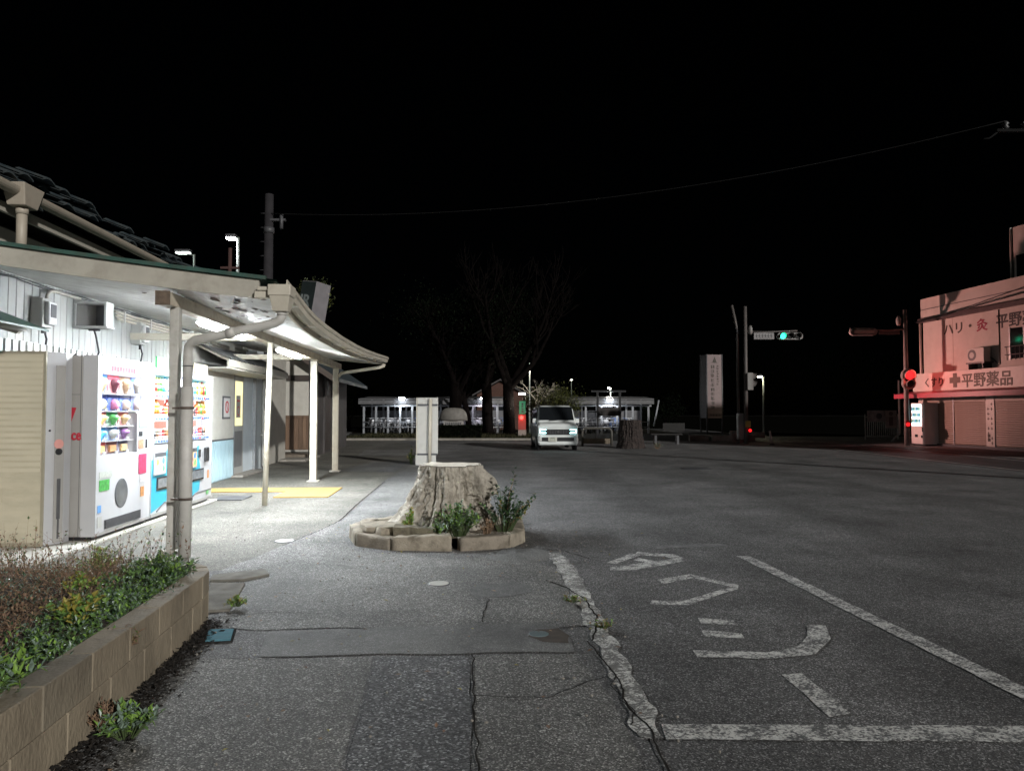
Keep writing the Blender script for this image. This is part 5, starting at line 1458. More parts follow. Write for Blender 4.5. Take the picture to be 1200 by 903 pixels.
cpart('wiper', MB().tube([CM @ Vector(p) for p in [(-.3, .43, 1.12), (.1, .455, 1.15), (.45, .46, 1.14)]], .012, 5), BLACK)
for sx in (-1, 1):
    cpart('roof_rail', MB().tube([CM @ Vector(p) for p in [(sx * .56, 1.2, 1.705), (sx * .56, 2.0, 1.735), (sx * .56, 3.0, 1.715)]], .016, 6), DGREY)
cpart('door_seam', cb(-.772, -.762, 1.02, 1.03, .35, 1.0), DGREY)
cpart('door_handle', cb(-.785, -.762, 1.55, 1.72, .90, .93), CARP, bevel=.006)

# ------------------------------------------------------------------ sign panel seen from behind
sp = thing('sign_panel', 'tall white sign board seen from behind with its pole and clamps', 'sign', (-2.29, 19.6, 0))
PANEL = mat('panel_back', (.50, .49, .46), .5, var=.05, dirt=(.33, .31, .27), dscale=2, damt=.35)
part('board', MB().box(-2.56, -2.0, 19.62, 19.66, .30, 1.82), PANEL, sp, .006)
part('lower_board', MB().box(-2.60, -2.05, 19.60, 19.64, .0, .28), PANEL, sp, .006)
part('pole', MB().tube([(-2.22, 19.56, 0), (-2.20, 19.56, 1.79)], .045, 12), POSTM, sp)
for z_ in (1.60, .27):
    part('clamp', MB().box(-2.55, -2.01, 19.59, 19.625, z_, z_ + .05), DGREY, sp, .004)
part('edge_strip', MB().box(-2.585, -2.562, 19.60, 19.68, .30, 1.82), POSTM, sp)
bush('weed', 'small weed at the left foot of the white sign board', (-2.75, 19.9, .0), .12, .5, 26, .06, [1, 2, 4], 6, stem=STEMG)

# ------------------------------------------------------------------ trees
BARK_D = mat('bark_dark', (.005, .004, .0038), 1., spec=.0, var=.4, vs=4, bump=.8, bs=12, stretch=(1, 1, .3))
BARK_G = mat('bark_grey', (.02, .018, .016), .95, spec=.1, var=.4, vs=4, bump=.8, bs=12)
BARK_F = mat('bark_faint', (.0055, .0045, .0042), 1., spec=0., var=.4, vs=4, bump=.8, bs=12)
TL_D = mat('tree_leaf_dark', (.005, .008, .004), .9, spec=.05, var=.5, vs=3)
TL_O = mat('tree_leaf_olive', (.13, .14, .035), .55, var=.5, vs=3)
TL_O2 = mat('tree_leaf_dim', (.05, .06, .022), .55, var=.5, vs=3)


def grow(mb, p, d, l, r, depth, tips, spread=.55, up=.15, ratio=.72, kids=(2, 3), n=6):
    pts = [p]; dd = d.copy(); k = 4
    for i in range(k):
        dd = (dd + Vector((rnd.gauss(0, .12), rnd.gauss(0, .12), rnd.gauss(up * .3, .08)))).normalized()
        pts.append(pts[-1] + dd * l / k)
    mb.tube(pts, [r * (1 - .35 * i / k) for i in range(k + 1)], n, 0, False)
    if depth == 0:
        tips.append((pts[-1], dd)); return
    for q in range(rnd.randint(*kids)):
        u = rnd.uniform(.55, 1); i = min(k - 1, int(u * k)); b = pts[i].lerp(pts[i + 1], u * k - i)
        nd = (dd + Vector((rnd.gauss(0, spread), rnd.gauss(0, spread), rnd.gauss(up, spread * .6)))).normalized()
        grow(mb, b, nd, l * ratio * rnd.uniform(.75, 1.15), r * .55, depth - 1, tips, spread, up, ratio, kids, max(3, n - 1))
    if rnd.random() < .8:
        grow(mb, pts[-1], dd, l * ratio * rnd.uniform(.8, 1.1), r * .62, depth - 1, tips, spread, up, ratio, kids, max(3, n - 1))
    tips.append((pts[-1], dd))


def tree(name, label, pos, trunk_h, r, l, depth, bark, leaf=None, nleaf=0, ls=.1, cr=.5, lean=(0, 0), spread=.55, up=.2, ratio=.72, kids=(2, 3), group=None):
    t_ = thing(name, label, 'tree', pos, group=group)
    P0 = Vector(pos); tr = MB(); tips = []
    top = P0 + Vector((lean[0], lean[1], trunk_h))
    tr.tube([P0 + Vector((0, 0, -.1)), P0 + Vector((0, 0, .12)), P0.lerp(top, .15), P0.lerp(top, .5), top], [r * 1.4, r * 1.2, r * 1.03, r, r * .88], 14, 0)
    part('trunk', tr, bark, t_)
    br = MB()
    for q in range(rnd.randint(3, 5)):
        a_ = q * 2.1 + rnd.uniform(-.5, .5)
        d_ = Vector((math.cos(a_) * spread, math.sin(a_) * spread, rnd.uniform(.7, 1.3))).normalized()
        grow(br, top - Vector((0, 0, rnd.uniform(0, trunk_h * .25))), d_, l * rnd.uniform(.8, 1.15), r * .55, depth, tips, spread, up, ratio, kids)
    part('branches', br, bark, t_)
    if leaf:
        lf = MB()
        for q in range(nleaf):
            p, d_ = rnd.choice(tips)
            o = Vector((rnd.gauss(0, cr), rnd.gauss(0, cr), rnd.gauss(0, cr * .8)))
            lf.leaf(p + o, rdir(0), Vector((0, 0, 1)), ls * rnd.uniform(.6, 1.4), ls * .6, rnd.randrange(len(leaf)))
        part('crown', lf, leaf, t_)
    return t_


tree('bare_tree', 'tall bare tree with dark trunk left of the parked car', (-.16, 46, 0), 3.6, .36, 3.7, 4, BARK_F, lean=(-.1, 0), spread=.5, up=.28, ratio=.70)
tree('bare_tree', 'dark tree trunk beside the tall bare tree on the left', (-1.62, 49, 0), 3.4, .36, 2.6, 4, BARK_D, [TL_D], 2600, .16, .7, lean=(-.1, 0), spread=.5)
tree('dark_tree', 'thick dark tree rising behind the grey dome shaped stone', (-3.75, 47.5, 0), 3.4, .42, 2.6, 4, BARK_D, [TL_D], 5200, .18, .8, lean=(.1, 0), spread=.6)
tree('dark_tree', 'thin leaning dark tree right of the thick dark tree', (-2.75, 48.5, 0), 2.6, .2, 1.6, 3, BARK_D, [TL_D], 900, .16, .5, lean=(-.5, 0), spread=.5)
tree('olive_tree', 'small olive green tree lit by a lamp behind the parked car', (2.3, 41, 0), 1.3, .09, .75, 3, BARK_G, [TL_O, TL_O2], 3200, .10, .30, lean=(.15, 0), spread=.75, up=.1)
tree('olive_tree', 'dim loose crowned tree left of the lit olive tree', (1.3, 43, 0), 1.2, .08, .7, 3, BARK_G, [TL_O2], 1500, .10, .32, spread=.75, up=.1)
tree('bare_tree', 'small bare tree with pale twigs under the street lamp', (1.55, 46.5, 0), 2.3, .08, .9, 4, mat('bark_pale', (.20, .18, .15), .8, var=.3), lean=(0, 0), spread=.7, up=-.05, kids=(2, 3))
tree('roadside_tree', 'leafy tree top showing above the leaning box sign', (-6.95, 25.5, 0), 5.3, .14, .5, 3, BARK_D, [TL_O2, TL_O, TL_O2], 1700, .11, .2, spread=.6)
for i_, (x, y, h_, lab) in enumerate([(13.5, 64, 2.2, 'dark bush left of the tall sign board'), (10.8, 62, 1.6, 'low dark bush right of the right bicycle shelter'), (-13, 58, 3.2, 'dark tree mass left of the left bicycle shelter')]):
    tree('dark_bush', lab, (x, y, 0), h_ * .3, .12, h_ * .4, 3, BARK_D, [TL_D], 1800, .2, h_ * .16, spread=.8, up=.05)

# ground beyond the forecourt: far sheets near-black, night darkness put into their colour
gpart('field', [(-250, 66), (250, 66), (250, 410), (-250, 410)], .004, mat('field_soil', (.005, .005, .004), 1., var=.4, spec=0.), 0)
gpart('field', [(15.6, 44), (250, 36), (250, 65.9), (15.6, 65.9)], .004, MATS['field_soil'], 0)
gpart('verge', [(3.5, 36.6), (11.6, 36.6), (11.8, 66), (-14, 66), (-9, 38), (-4, 37.2)], .010, mat('dark_verge', (.018, .017, .013), 1., var=.5, vs=2, spec=.05), .2, 1.0, 60)
# grass bank with dark hedge
bk = thing('hedge', 'low dark clipped hedge in front of the tree trunks', 'hedge', (-2.8, 38.5, 0))
lf = MB()
for q in range(5200):
    x, y, z = rnd.uniform(-4.0, -1.6), rnd.uniform(38, 39.2), rnd.uniform(.0, .72)
    f_ = rnd.randrange(3)
    if f_ == 0: y = 38 + rnd.gauss(0, .04)
    elif f_ == 1: z = .70 + rnd.gauss(0, .03)
    lf.leaf(Vector((x, y, z)), rdir(.3), Vector((0, 0, 1)), .09, .05, 0)
part('foliage', lf, TL_D, bk)
part('core', MB().box(-3.95, -1.65, 38.06, 39.1, 0, .66), mat('hedge_core', (.008, .008, .006), 1., spec=0.), bk)
gb = MB()
for q in range(9000):
    x = rnd.uniform(-9, 3.0); y = 37.6 + rnd.random() ** 1.5 * 9
    gb.leaf(Vector((x, y, .0)), Vector((rnd.gauss(0, .3), rnd.gauss(0, .3), 1)), Vector((0, 1, 0)), rnd.uniform(.08, .26), .03, rnd.randrange(2))
single('grass', 'dark rough grass on the island under the trees', None, gb, [TL_D, mat('dull_grass', (.055, .05, .02), .8, var=.4)], (-3, 40, 0), kind='stuff')
bk = MB()
for q in range(36):
    a_ = q
single('island_kerb', 'low kerb edging the tree island beyond the forecourt', 'kerb', MB().box(-9, 3.4, 37.2, 37.36, 0, .12), CONC, (-3, 37.3, 0), bevel=.02)

# dome shaped stone on a pale base
dm = thing('stone_monument', 'grey dome shaped stone on a pale lettered base between the trunks', 'monument', (-3.55, 44, 0))
mb = MB(); nu, nv = 28, 10; vs = []
for j in range(nv + 1):
    v_ = j / nv * math.pi / 2
    for i in range(nu):
        a_ = 2 * math.pi * i / nu; r_ = math.cos(v_) ** .55
        vs.append((-3.55 + .86 * r_ * math.cos(a_), 44 + .5 * r_ * math.sin(a_), .95 + .78 * math.sin(v_) ** .9 + .02 * noise.noise((a_, v_, 1))))
mb.add(vs, [(j * nu + i, j * nu + (i + 1) % nu, (j + 1) * nu + (i + 1) % nu, (j + 1) * nu + i) for j in range(nv) for i in range(nu)] + [tuple(range(nu - 1, -1, -1))], 0, True)
part('stone', mb, mat('dome_stone', (.16, .15, .135), .7, var=.25, vs=4), dm)
bs_ = part('base', MB().box(-4.1, -2.95, 43.6, 44.4, 0, .95), mat('base_pale', (.30, .29, .27), .7, var=.2, vs=8), dm)
m_ = MB()
for q in range(9): m_.box(-4.0 + q * .11, -3.93 + q * .11, 43.585, 43.6, .70, .86)
part('inscription', m_, DGREY, bs_)

# ------------------------------------------------------------------ bicycle shelters
SHEL = mat('shelter_paint', (.26, .27, .285), .5, var=.08, dirt=(.2, .2, .2), dscale=1.5, damt=.4)
SHEL_R = mat('shelter_roof', (.12, .12, .125), .5, var=.15)


def shelter(label, x0, x1, y0, npost, lamps, y1=None):
    t_ = thing('bicycle_shelter', label, 'shelter', ((x0 + x1) / 2, y0, 0))
    part('roof', MB().prism([(x0 - .3, y0 - .4, 2.40), (x0 - .3, y0 + 3.2, 2.62), (x0 - .3, y0 + 3.2, 2.55), (x0 - .3, y0 - .4, 2.33)], (x1 - x0 + .6, 0, 0)), SHEL_R, t_)
    f_ = MB(); part('fascia', MB().box(x0 - .3, x1 + .3, y0 - .45, y0 - .40, 2.02, 2.30), SHEL_R, t_)
    part('beam', MB().box(x0 - .2, x1 + .2, y0 - .06, y0 + .06, 1.86, 1.96), SHEL, t_)
    me_ = mesh_from(MB().box(-.06, .06, -.06, .06, 0, 1.86), [SHEL])
    mer = mesh_from(MB().box(-.06, .06, -.06, .06, 0, 2.5), [SHEL])
    for i in range(npost):
        for (yy, m__) in ((y0, me_), (y0 + 2.9, mer)):
            o = bpy.data.objects.new('post', m__); COL.objects.link(o); o.parent = t_; o.location = (x0 + (x1 - x0) * i / (npost - 1) - (x0 + x1) / 2, yy - y0, 0)
    for z_ in (.45, .8):
        part('rail', MB().tube([(x0, y0 - .15, z_), (x1, y0 - .15, z_)], .03, 6), SHEL, t_)
    part('back_panel', MB().box(x0, x1, y0 + 2.97, y0 + 3.0, .5, 1.6), SHEL_R, t_)
    return t_


def shelter_lamp(label, x, y, z, col, es, power):
    l_ = thing('shelter_light', label, 'light', (x, y, z), group='lit lamps on the bicycle shelters')
    part('housing', MB().box(x - .22, x + .22, y - .08, y + .08, z + .05, z + .12), WHITE_PL, l_)
    part('tube', MB().tube([(x - .2, y, z), (x + .2, y, z)], .045, 8), glow('shelter_tube_%d' % int(col[2] * 100), col, es), l_)
    ld = bpy.data.lights.new('lamp', 'POINT'); ld.energy = power; ld.color = col; ld.shadow_soft_size = .15
    lo = bpy.data.objects.new('lamp', ld); COL.objects.link(lo); lo.parent = l_; lo.location = (0, .2, -.55)
    return l_


shelter('long bicycle shelter with white posts behind the trees at the left', -10.2, -.2, 50, 13, 2)
shelter('bicycle shelter with a slanting end brace right of the parked car', 4.0, 9.4, 50, 6, 1)
part('end_brace', MB().tube([(9.75, 49.9, .5), (10.1, 49.9, 2.3)], .06, 6), SHEL, bpy.data.objects['bicycle_shelter.001'])
shelter_lamp('white light on the left bicycle shelter beside the sign board', -7.5, 49.35, 2.40, (.85, .92, 1.0), 30, 42)
shelter_lamp('lilac white light on the left bicycle shelter between the trunks', -1.95, 49.35, 2.40, (.92, .86, 1.0), 30, 38)
shelter_lamp('white light on the right bicycle shelter under the dark frame', 6.65, 49.35, 2.32, (.90, .93, 1.0), 30, 44)
bl = shelter_lamp('small white lamp on the tall tree trunk left of the car', .62, 45.4, 2.60, (1.0, .95, .85), 40, 60)
del bl['group']

BIKE_F = [mat('bike_silver', (.45, .46, .48), .35, metal=.5), mat('bike_white', (.6, .6, .62), .4), mat('bike_blue', (.12, .18, .35), .4), mat('bike_black', (.04, .04, .045), .4)]


def bike_mesh(fm):
    m_ = MB()
    for yw in (-.53, .53):
        m_.tube([(0, yw + .31 * math.cos(t), .33 + .31 * math.sin(t)) for t in [2 * math.pi * k / 14 for k in range(15)]], .022, 4, 1, False)
        for k in range(3):
            t = math.pi * k / 3; m_.tube([(0, yw + .3 * math.cos(t), .33 + .3 * math.sin(t)), (0, yw - .3 * math.cos(t), .33 - .3 * math.sin(t))], .006, 3, 0, False)
    for a_, b_ in (((0, .53, .33), (0, .38, .95)), ((0, .40, .85), (0, -.1, .35)), ((0, -.1, .35), (0, -.22, .85)), ((0, -.53, .33), (0, -.1, .35)), ((0, -.53, .33), (0, -.2, .75)), ((-.27, .33, 1.05), (.27, .33, 1.05)), ((0, .38, .95), (0, .36, 1.05))):
        m_.tube([a_, b_], .022, 5, 0)
    m_.box(-.09, .09, -.38, -.12, .87, .94, 1)
    m_.box(-.16, .16, .50, .78, .72, .95, 0)
    m_.box(-.07, .07, -.75, -.4, .68, .70, 0)
    return mesh_from(m_, [fm, RUBBER])


BM = [bike_mesh(f) for f in BIKE_F]
for (x0, x1, nb, lab, grp) in ((-10.0, -.4, 26, 'bicycle parked under the left bicycle shelter', 'bicycles under the left shelter'), (3.6, 8.6, 16, 'bicycle parked under the right bicycle shelter', 'bicycles under the right shelter')):
    for k in range(nb):
        o = bpy.data.objects.new('bicycle', BM[rnd.choice([0, 0, 1, 1, 2, 3])]); COL.objects.link(o)
        o.location = (x0 + (x1 - x0) * (k + rnd.uniform(-.25, .25)) / nb, 51.1 + rnd.uniform(-.3, .5), 0.004)
        o.rotation_euler = (0, rnd.uniform(-.12, .12), math.pi + rnd.uniform(-.45, .45)); o['label'] = lab; o['category'] = 'bicycle'; o['group'] = grp
# house with a rust coloured gable behind the left shelter
hs = thing('far_house', 'house with a rust red gable wall behind the left bicycle shelter', 'house', (-1.0, 62, 0))
part('wall', MB().box(-3.0, 1.0, 62, 68, 0, 3.0).prism([(-3, 62, 3.0), (1, 62, 3.0), (-1, 62, 4.1)], (0, 6, 0)), mat('rust_wall', (.07, .03, .02), .8, var=.2), hs)
part('roof', MB().prism([(-3.4, 61.7, 2.85), (-1, 61.7, 4.2), (1.4, 61.7, 2.85), (1.4, 61.7, 2.98), (-1, 61.7, 4.34), (-3.4, 61.7, 2.98)], (0, 6.6, 0)), DARKWALL, hs)
part('window', MB().box(-1.6, -.4, 61.96, 62.0, 1.0, 2.2), CGLASS, hs)
# green and red upright banner sign beside the trunk
bn = thing('banner_sign', 'narrow upright sign, green above and glowing red below, left of the car', 'sign', (.62, 42, 0))
part('green_panel', MB().box(.42, .78, 42, 42.08, 1.35, 2.1), mat('banner_green', (.05, .30, .15), .5, emit=(.1, .6, .3), es=.05), bn)
part('red_panel', MB().box(.36, .80, 42, 42.08, .45, 1.33), mat('banner_red', (.22, .05, .04), .5, emit=(1, .1, .06), es=.03), bn)
part('red_light', MB().tube([(.55, 41.99, 1.15), (.55, 41.95, 1.15)], .11, 12), glow('red_lamp', (1, .04, .03), 3.0), bn)
part('foot', MB().box(.36, .82, 41.95, 42.1, 0, .44), CONC, bn)
m_ = MB()
for q in range(4): m_.box(.55, .66, 41.985, 42.0, 1.45 + q * .15, 1.54 + q * .15)
part('print', m_, DGREY, bn)
ld = bpy.data.lights.new('red_glow', 'POINT'); ld.energy = 4; ld.color = (1, .12, .08); ld.shadow_soft_size = .1
lo = bpy.data.objects.new('red_glow', ld); COL.objects.link(lo); lo.parent = bn; lo.location = (-.05, -.4, 1.1)
# dark board frame, second stump, railing and bench right of the car
fr = thing('notice_frame', 'dark two post notice board frame in front of the right shelter', 'frame', (6.0, 42, 0))
for x in (4.9, 6.2): part('post', MB().box(x, x + .12, 42, 42.12, 0, 2.62), BLACK, fr)
part('top_bar', MB().box(4.6, 6.6, 41.98, 42.14, 2.62, 2.72), BLACK, fr)
part('board', MB().box(5.02, 6.2, 42.02, 42.08, 1.25, 1.72), DARKWALL, fr)
part('cross_bar', MB().box(4.4, 5.0, 42.03, 42.09, 1.45, 1.52), BLACK, fr)
stump('dark weathered tree stump right of the parked car', Vector((4.75, 29.2, 0)), 1.25, 11.0, mat('stump_dark', (.035, .026, .023), .95, var=.35, vs=6, bump=.8, bs=18), mat('stump_dark_cut', (.06, .053, .048), .9), .30, .90, False, .45)
rl = thing('hoop_rail', 'low rounded hoop rail between the car and the dark stump', 'rail', (3.6, 31, 0))
part('hoop', MB().tube([(3.0, 31, 0), (3.0, 31, .62), (3.06, 31, .72), (3.16, 31, .76), (4.1, 31, .76), (4.2, 31, .72), (4.25, 31, .62), (4.25, 31, 0)], .05, 8), mat('hoop_paint', (.08, .075, .065), .6), rl)
part('rail_panel', MB().box(3.05, 4.2, 31.0, 31.03, .1, .32), SOIL_PALE, rl)
bn2 = thing('bench', 'low bench in the dark right of the second stump', 'bench', (7.0, 33, 0))
part('seat', MB().box(6.3, 7.7, 32.8, 33.2, .42, .48), mat('bench_grey', (.022, .021, .02), .9), bn2)
part('backrest', MB().box(6.9, 7.9, 33.2, 33.25, .6, .95), mat('bench_grey', (.022, .021, .02), .9), bn2)
for x in (6.5, 7.5): part('leg', MB().box(x - .05, x + .05, 32.85, 33.2, 0, .42), DGREY, bn2)
for i, (x, y) in enumerate([(5.7, 28.6)]):
    bush('weed', 'pale dry weeds at the foot of the dark stump', (x, y, 0), .3, .25, 30, .1, [5, 3], 4, lw=.3)

# ------------------------------------------------------------------ street lamps and poles
LAMPPOLE = mat('lamp_pole', (.16, .18, .165), .6, var=.06)


def street_lamp(label, x, y, h, arm, head, col, es, power, pole_r=.06, group=None, tilt=0.):
    t_ = thing('street_lamp', label, 'street lamp', (x, y, 0), group=group)
    part('pole', MB().tube([(x, y, 0), (x, y, h * .5), (x, y, h)], [pole_r * 1.3, pole_r, pole_r * .8], 10).box(x - pole_r * 2, x + pole_r * 2, y - pole_r * 2, y + pole_r * 2, 0, .05), LAMPPOLE, t_)
    hx = x + arm
    part('arm', MB().tube([(x, y, h - .05), (hx, y, h + tilt)], pole_r * .6, 8), LAMPPOLE, t_)
    hd_ = part('head', MB().box(hx - head, hx + head, y - .14, y + .14, h - .02 + tilt, h + .10 + tilt), DGREY, t_, .02)
    part('lens', MB().box(hx - head * .85, hx + head * .85, y - .12, y + .12, h - .07 + tilt, h - .021 + tilt), glow('lamp_lens_%d' % int(es), col, es), hd_)
    if power:
        ld = bpy.data.lights.new('lamp', 'POINT'); ld.energy = power; ld.color = col; ld.shadow_soft_size = .15
        lo = bpy.data.objects.new('lamp', ld); COL.objects.link(lo); lo.parent = t_; lo.location = (arm, -.05, h - .25 + tilt)
    return t_


street_lamp('bright street lamp standing behind the station roof', -9.9, 26, 7.75, -.25, .17, (.95, .98, 1.0), 60, 30, .06)
street_lamp('dimmer platform lamp with a slanting tube left of the bright street lamp', -14.35, 32.5, 8.55, -.5, .34, (.85, 1.0, .92), 9, 5, .05, tilt=.12)
street_lamp('street lamp above the pale twigs behind the parked car', 1.15, 47.5, 4.7, .25, .14, (1.0, .93, .80), 50, 70, .05)
street_lamp('far street lamp above the right bicycle shelter', 7.35, 54, 3.3, -.12, .10, (1.0, .96, .88), 45, 14, .05)
street_lamp('street lamp with yellowish head between the two signal poles', 15.95, 46, 3.75, -.22, .12, (1.0, .90, .60), 30, 7, .06)
street_lamp('tiny distant lamp between the car and the right shelter', 5.9, 72, 4.75, 0, .10, (1.0, .95, .8), 8, 0, .04)

up_ = thing('utility_pole', 'dark concrete utility pole rising behind the canopy', 'utility pole', (-6.85, 20.2, 0))
part('pole', MB().tube([(-6.85, 20.2, 0), (-6.83, 20.2, 7.55)], [.17, .115], 14), mat('pole_concrete', (.035, .033, .036), .95, spec=.1, var=.2, dirt=(.02, .018, .018)), up_)
part('band', MB().tube([(-6.83, 20.2, 6.45), (-6.83, 20.2, 6.6)], .15, 12), DGREY, up_)
part('bracket', MB().box(-6.80, -6.35, 20.1, 20.2, 6.78, 6.84).tube([(-6.45, 20.1, 6.55), (-6.45, 20.1, 6.95)], .05, 8), DGREY, up_)
for k in range(6): part('step_bolt', MB().tube([(-7.05, 20.15, 5.0 + k * .4), (-6.85, 20.15, 5.0 + k * .4)], .012, 5), DGREY, up_)
dp2 = thing('platform_post', 'dim red brown post with a lamp fitting behind the canopy edge', 'post', (-9.4, 24, 0))
part('post', MB().tube([(-9.4, 24, 0), (-9.4, 24, 6.9)], .06, 8), mat('post_rust', (.07, .035, .03), .8), dp2)
part('fitting', MB().lathe([(.05, 0), (.2, .15), (.22, .4), (.1, .7)], (-9.4, 24, 5.35), 10).box(-9.7, -9.1, 23.95, 24.05, 6.2, 6.27), mat('post_rust', (.07, .035, .03), .8), dp2)

# overhead wire, from the pole behind the station across to the pole on the right
wp = thing('crossarm_pole', 'dark pole top with insulators at the upper right edge', 'utility pole', (11.6, 15, 0))
part('pole', MB().tube([(11.6, 15, 0), (11.55, 15, 9.2)], [.17, .12], 12), mat('pole_concrete', (.035, .033, .036), .95, spec=.1), wp)
part('crossarm', MB().box(10.15, 11.6, 14.95, 15.03, 7.28, 7.34), mat('crossarm_steel', (.008, .008, .008), .9, spec=.1), wp)
for x in (10.35, 10.75): part('insulator', MB().lathe([(.03, 0), (.07, .04), (.035, .08), (.07, .12), (.03, .17)], (x, 14.99, 7.34), 10), mat('insulator', (.05, .05, .05), .5), wp)
part('strut', MB().tube([(10.2, 14.99, 7.3), (10.0, 14.99, 7.15), (9.85, 14.95, 7.12)], .02, 5), mat('crossarm_steel', (.008, .008, .008), .9, spec=.1), wp)
A_, B_ = Vector((-6.83, 20.15, 7.0)), Vector((10.35, 14.99, 7.52))
pts = []
for k in range(41):
    u = k / 40; p = A_.lerp(B_, u); p.z -= 4 * .66 * u * (1 - u); pts.append(p)
single('overhead_wire', 'single sagging wire crossing the black sky', 'wire', MB().tube(pts, .012, 5), mat('wire', (.010, .010, .010), .9, spec=.1), tuple(A_))

# ------------------------------------------------------------------ pharmacy building on the right (x along its front towards the camera, -y out to the street)
PF = Matrix.Translation((18.36, 32.27, 0)) @ Matrix.Rotation(math.atan2(-.995, .0995), 4, 'Z')
ph = thing('pharmacy_building', 'two storey pharmacy with shutters and a lettered sign band at the right', 'building', (3, 0, 0), PF)
PHW = mat('pharmacy_wall', (.50, .46, .42), .7, var=.06, vs=1.5, dirt=(.30, .26, .22), dscale=1.2, damt=.4)
part('wall', MB().box(0, 14, 0, 8, 0, 6.4), PHW, ph)
part('parapet', MB().box(-.06, 14, -.06, 8, 5.62, 6.48), PHW, ph)
part('parapet_groove', MB().box(-.05, 14, -.068, -.06, 5.98, 6.01), DGREY, ph)
part('dark_eave', MB().box(-.1, 14, -.22, -.06, 5.40, 5.60), mat('eave_dark', (.05, .035, .035), .7, var=.3), ph, .03)
part('cable_bundle', MB().tube([(-.1, -.25, 5.45), (2.0, -.3, 5.52), (4.0, -.34, 5.66), (8, -.4, 5.9)], .03, 6).tube([(0, -.24, 5.5), (3, -.3, 5.66), (8, -.35, 6.2)], .02, 6), BLACK, ph)
part('corner_pipe', MB().tube([(-.08, -.08, .2), (-.08, -.08, 5.6)], .05, 8), PHW, ph)
sb = part('sign_band', MB().box(-.25, 14, -.38, 0, 2.36, 3.14), mat('band_white', (.55, .51, .47), .5, var=.05, dirt=(.38, .33, .28), dscale=1.5, damt=.3), ph, .01)
INK = mat('sign_ink', (.055, .045, .035), .6, var=.15); INK_R = mat('sign_ink_red', (.26, .02, .05), .6); INK_G = mat('sign_ink_green', (.07, .065, .045), .6, var=.15)
m_ = MB(); [part('character', text_mb(MB(), c_, .42, (.52 + k * .43, -.382, 2.57), (1, 0, 0), (0, 0, 1), .006, bold=.010, sx=1.02), INK, sb) for k, c_ in enumerate("くすり")]
m_ = MB(); m_.box(2.12, 2.74, -.388, -.380, 2.64, 2.88); m_.box(2.33, 2.55, -.390, -.381, 2.46, 3.05); part('cross_mark', m_, INK_G, sb)
m_ = MB(); [part('character', text_mb(MB(), c_, .60, (2.80 + k * .672, -.382, 2.50), (1, 0, 0), (0, 0, 1), .006, bold=.014, sx=1.12), INK_G, sb) for k, c_ in enumerate("平野薬品")]
m_ = MB(); [part('wall_character', text_mb(MB(), c_, .52, (1.30 + k * .634, -.004, 4.76), (1, 0, 0), (0, 0, 1), .006, bold=.012, sx=1.22), INK, ph) for k, c_ in enumerate("ハリ・")]
m_ = MB(); text_mb(m_, "灸", .52, (3.22, -.004, 4.72), (1, 0, 0), (0, 0, 1), .006, bold=.012, sx=1.2); part('wall_character', m_, INK_R, ph)
m_ = MB(); [part('wall_character', text_mb(MB(), c_, .58, (4.25 + k * .64, -.004, 4.72), (1, 0, 0), (0, 0, 1), .006, bold=.014, sx=1.1), mat('sign_ink_black', (.02, .02, .02), .6), ph) for k, c_ in enumerate("平野薬品")]
REDM = mat('awning_red', (.33, .02, .045), .45, var=.1)
part('red_awning', MB().prism([(-.6, -.385, 2.355), (-.6, -1.05, 2.24), (-.6, -1.05, 2.05), (-.6, -1.0, 2.05), (-.6, -1.0, 2.19), (-.6, -.385, 2.30)], (14, 0, 0)), REDM, ph)
SHUT = mat('shutter', (.24, .185, .15), .5, var=.12, vs=1.2, dirt=(.15, .11, .09), dscale=1.5, damt=.4)
for (a0, a1) in ((.35, 1.9), (2.0, 3.75), (4.25, 6.6)):
    sh_ = part('shutter', MB().box(a0, a1, -.10, -.02, .12, 2.1), SHUT, ph)
    me_ = mesh_from(MB().prism([(a0, -.102, 0), (a0, -.114, .03), (a0, -.102, .075)], (a1 - a0, 0, 0)), [SHUT], OFF[ph.name])
    for q in range(23):
        o = bpy.data.objects.new('slat', me_); COL.objects.link(o); o.parent = sh_; o.location = (0, 0, .14 + q * .083)
    part('shutter_box', MB().box(a0, a1, -.14, -.02, 1.86, 2.08), SHUT, sh_, .01)
part('guide_rail', MB().box(1.92, 1.98, -.13, -.02, .1, 2.1), STEEL, ph)
pn = part('pillar_notice', MB().box(3.78, 4.22, -.14, -.02, .1, 2.1), mat('pillar_white', (.55, .52, .48), .5, var=.08), ph)
m_ = MB()
for q in range(9):
    z_ = 1.85 - q * .19
    for (dx, w_) in ((.06, .12), (.24, .10)):
        if (q * 3 + int(dx * 10)) % 4:
            m_.box(3.80 + dx, 3.80 + dx + w_, -.146, -.1405, z_ - .11, z_ - .085); m_.box(3.80 + dx + .03, 3.80 + dx + .06, -.1465, -.141, z_ - .15, z_ - .03)
for q in range(2): m_.box(3.86, 4.0, -.146, -.14, .30 + q * .16, .42 + q * .16)
part('print', m_, INK, pn)
part('plinth', MB().box(.0, 14, -.2, 0, 0, .1), DGREY, ph)
part('side_pier', MB().box(.0, .33, -.30, -.0, 1.75, 2.1), PHW, ph)
wd = part('window', MB().box(4.95, 6.4, -.02, -.003, 3.45, 4.6), CGLASS, ph)
for x in (4.92, 5.6, 6.38): part('window_frame', MB().box(x, x + .06, -.05, -.003, 3.42, 4.63), STEEL, wd)
part('window_bars', MB().tube([(4.9, -.2, 3.6), (6.4, -.2, 3.6)], .02, 5).tube([(4.9, -.2, 3.9), (6.4, -.2, 3.9)], .02, 5).tube([(4.9, -.2, 3.6), (4.9, 0, 3.6)], .02, 5), DGREY, wd)
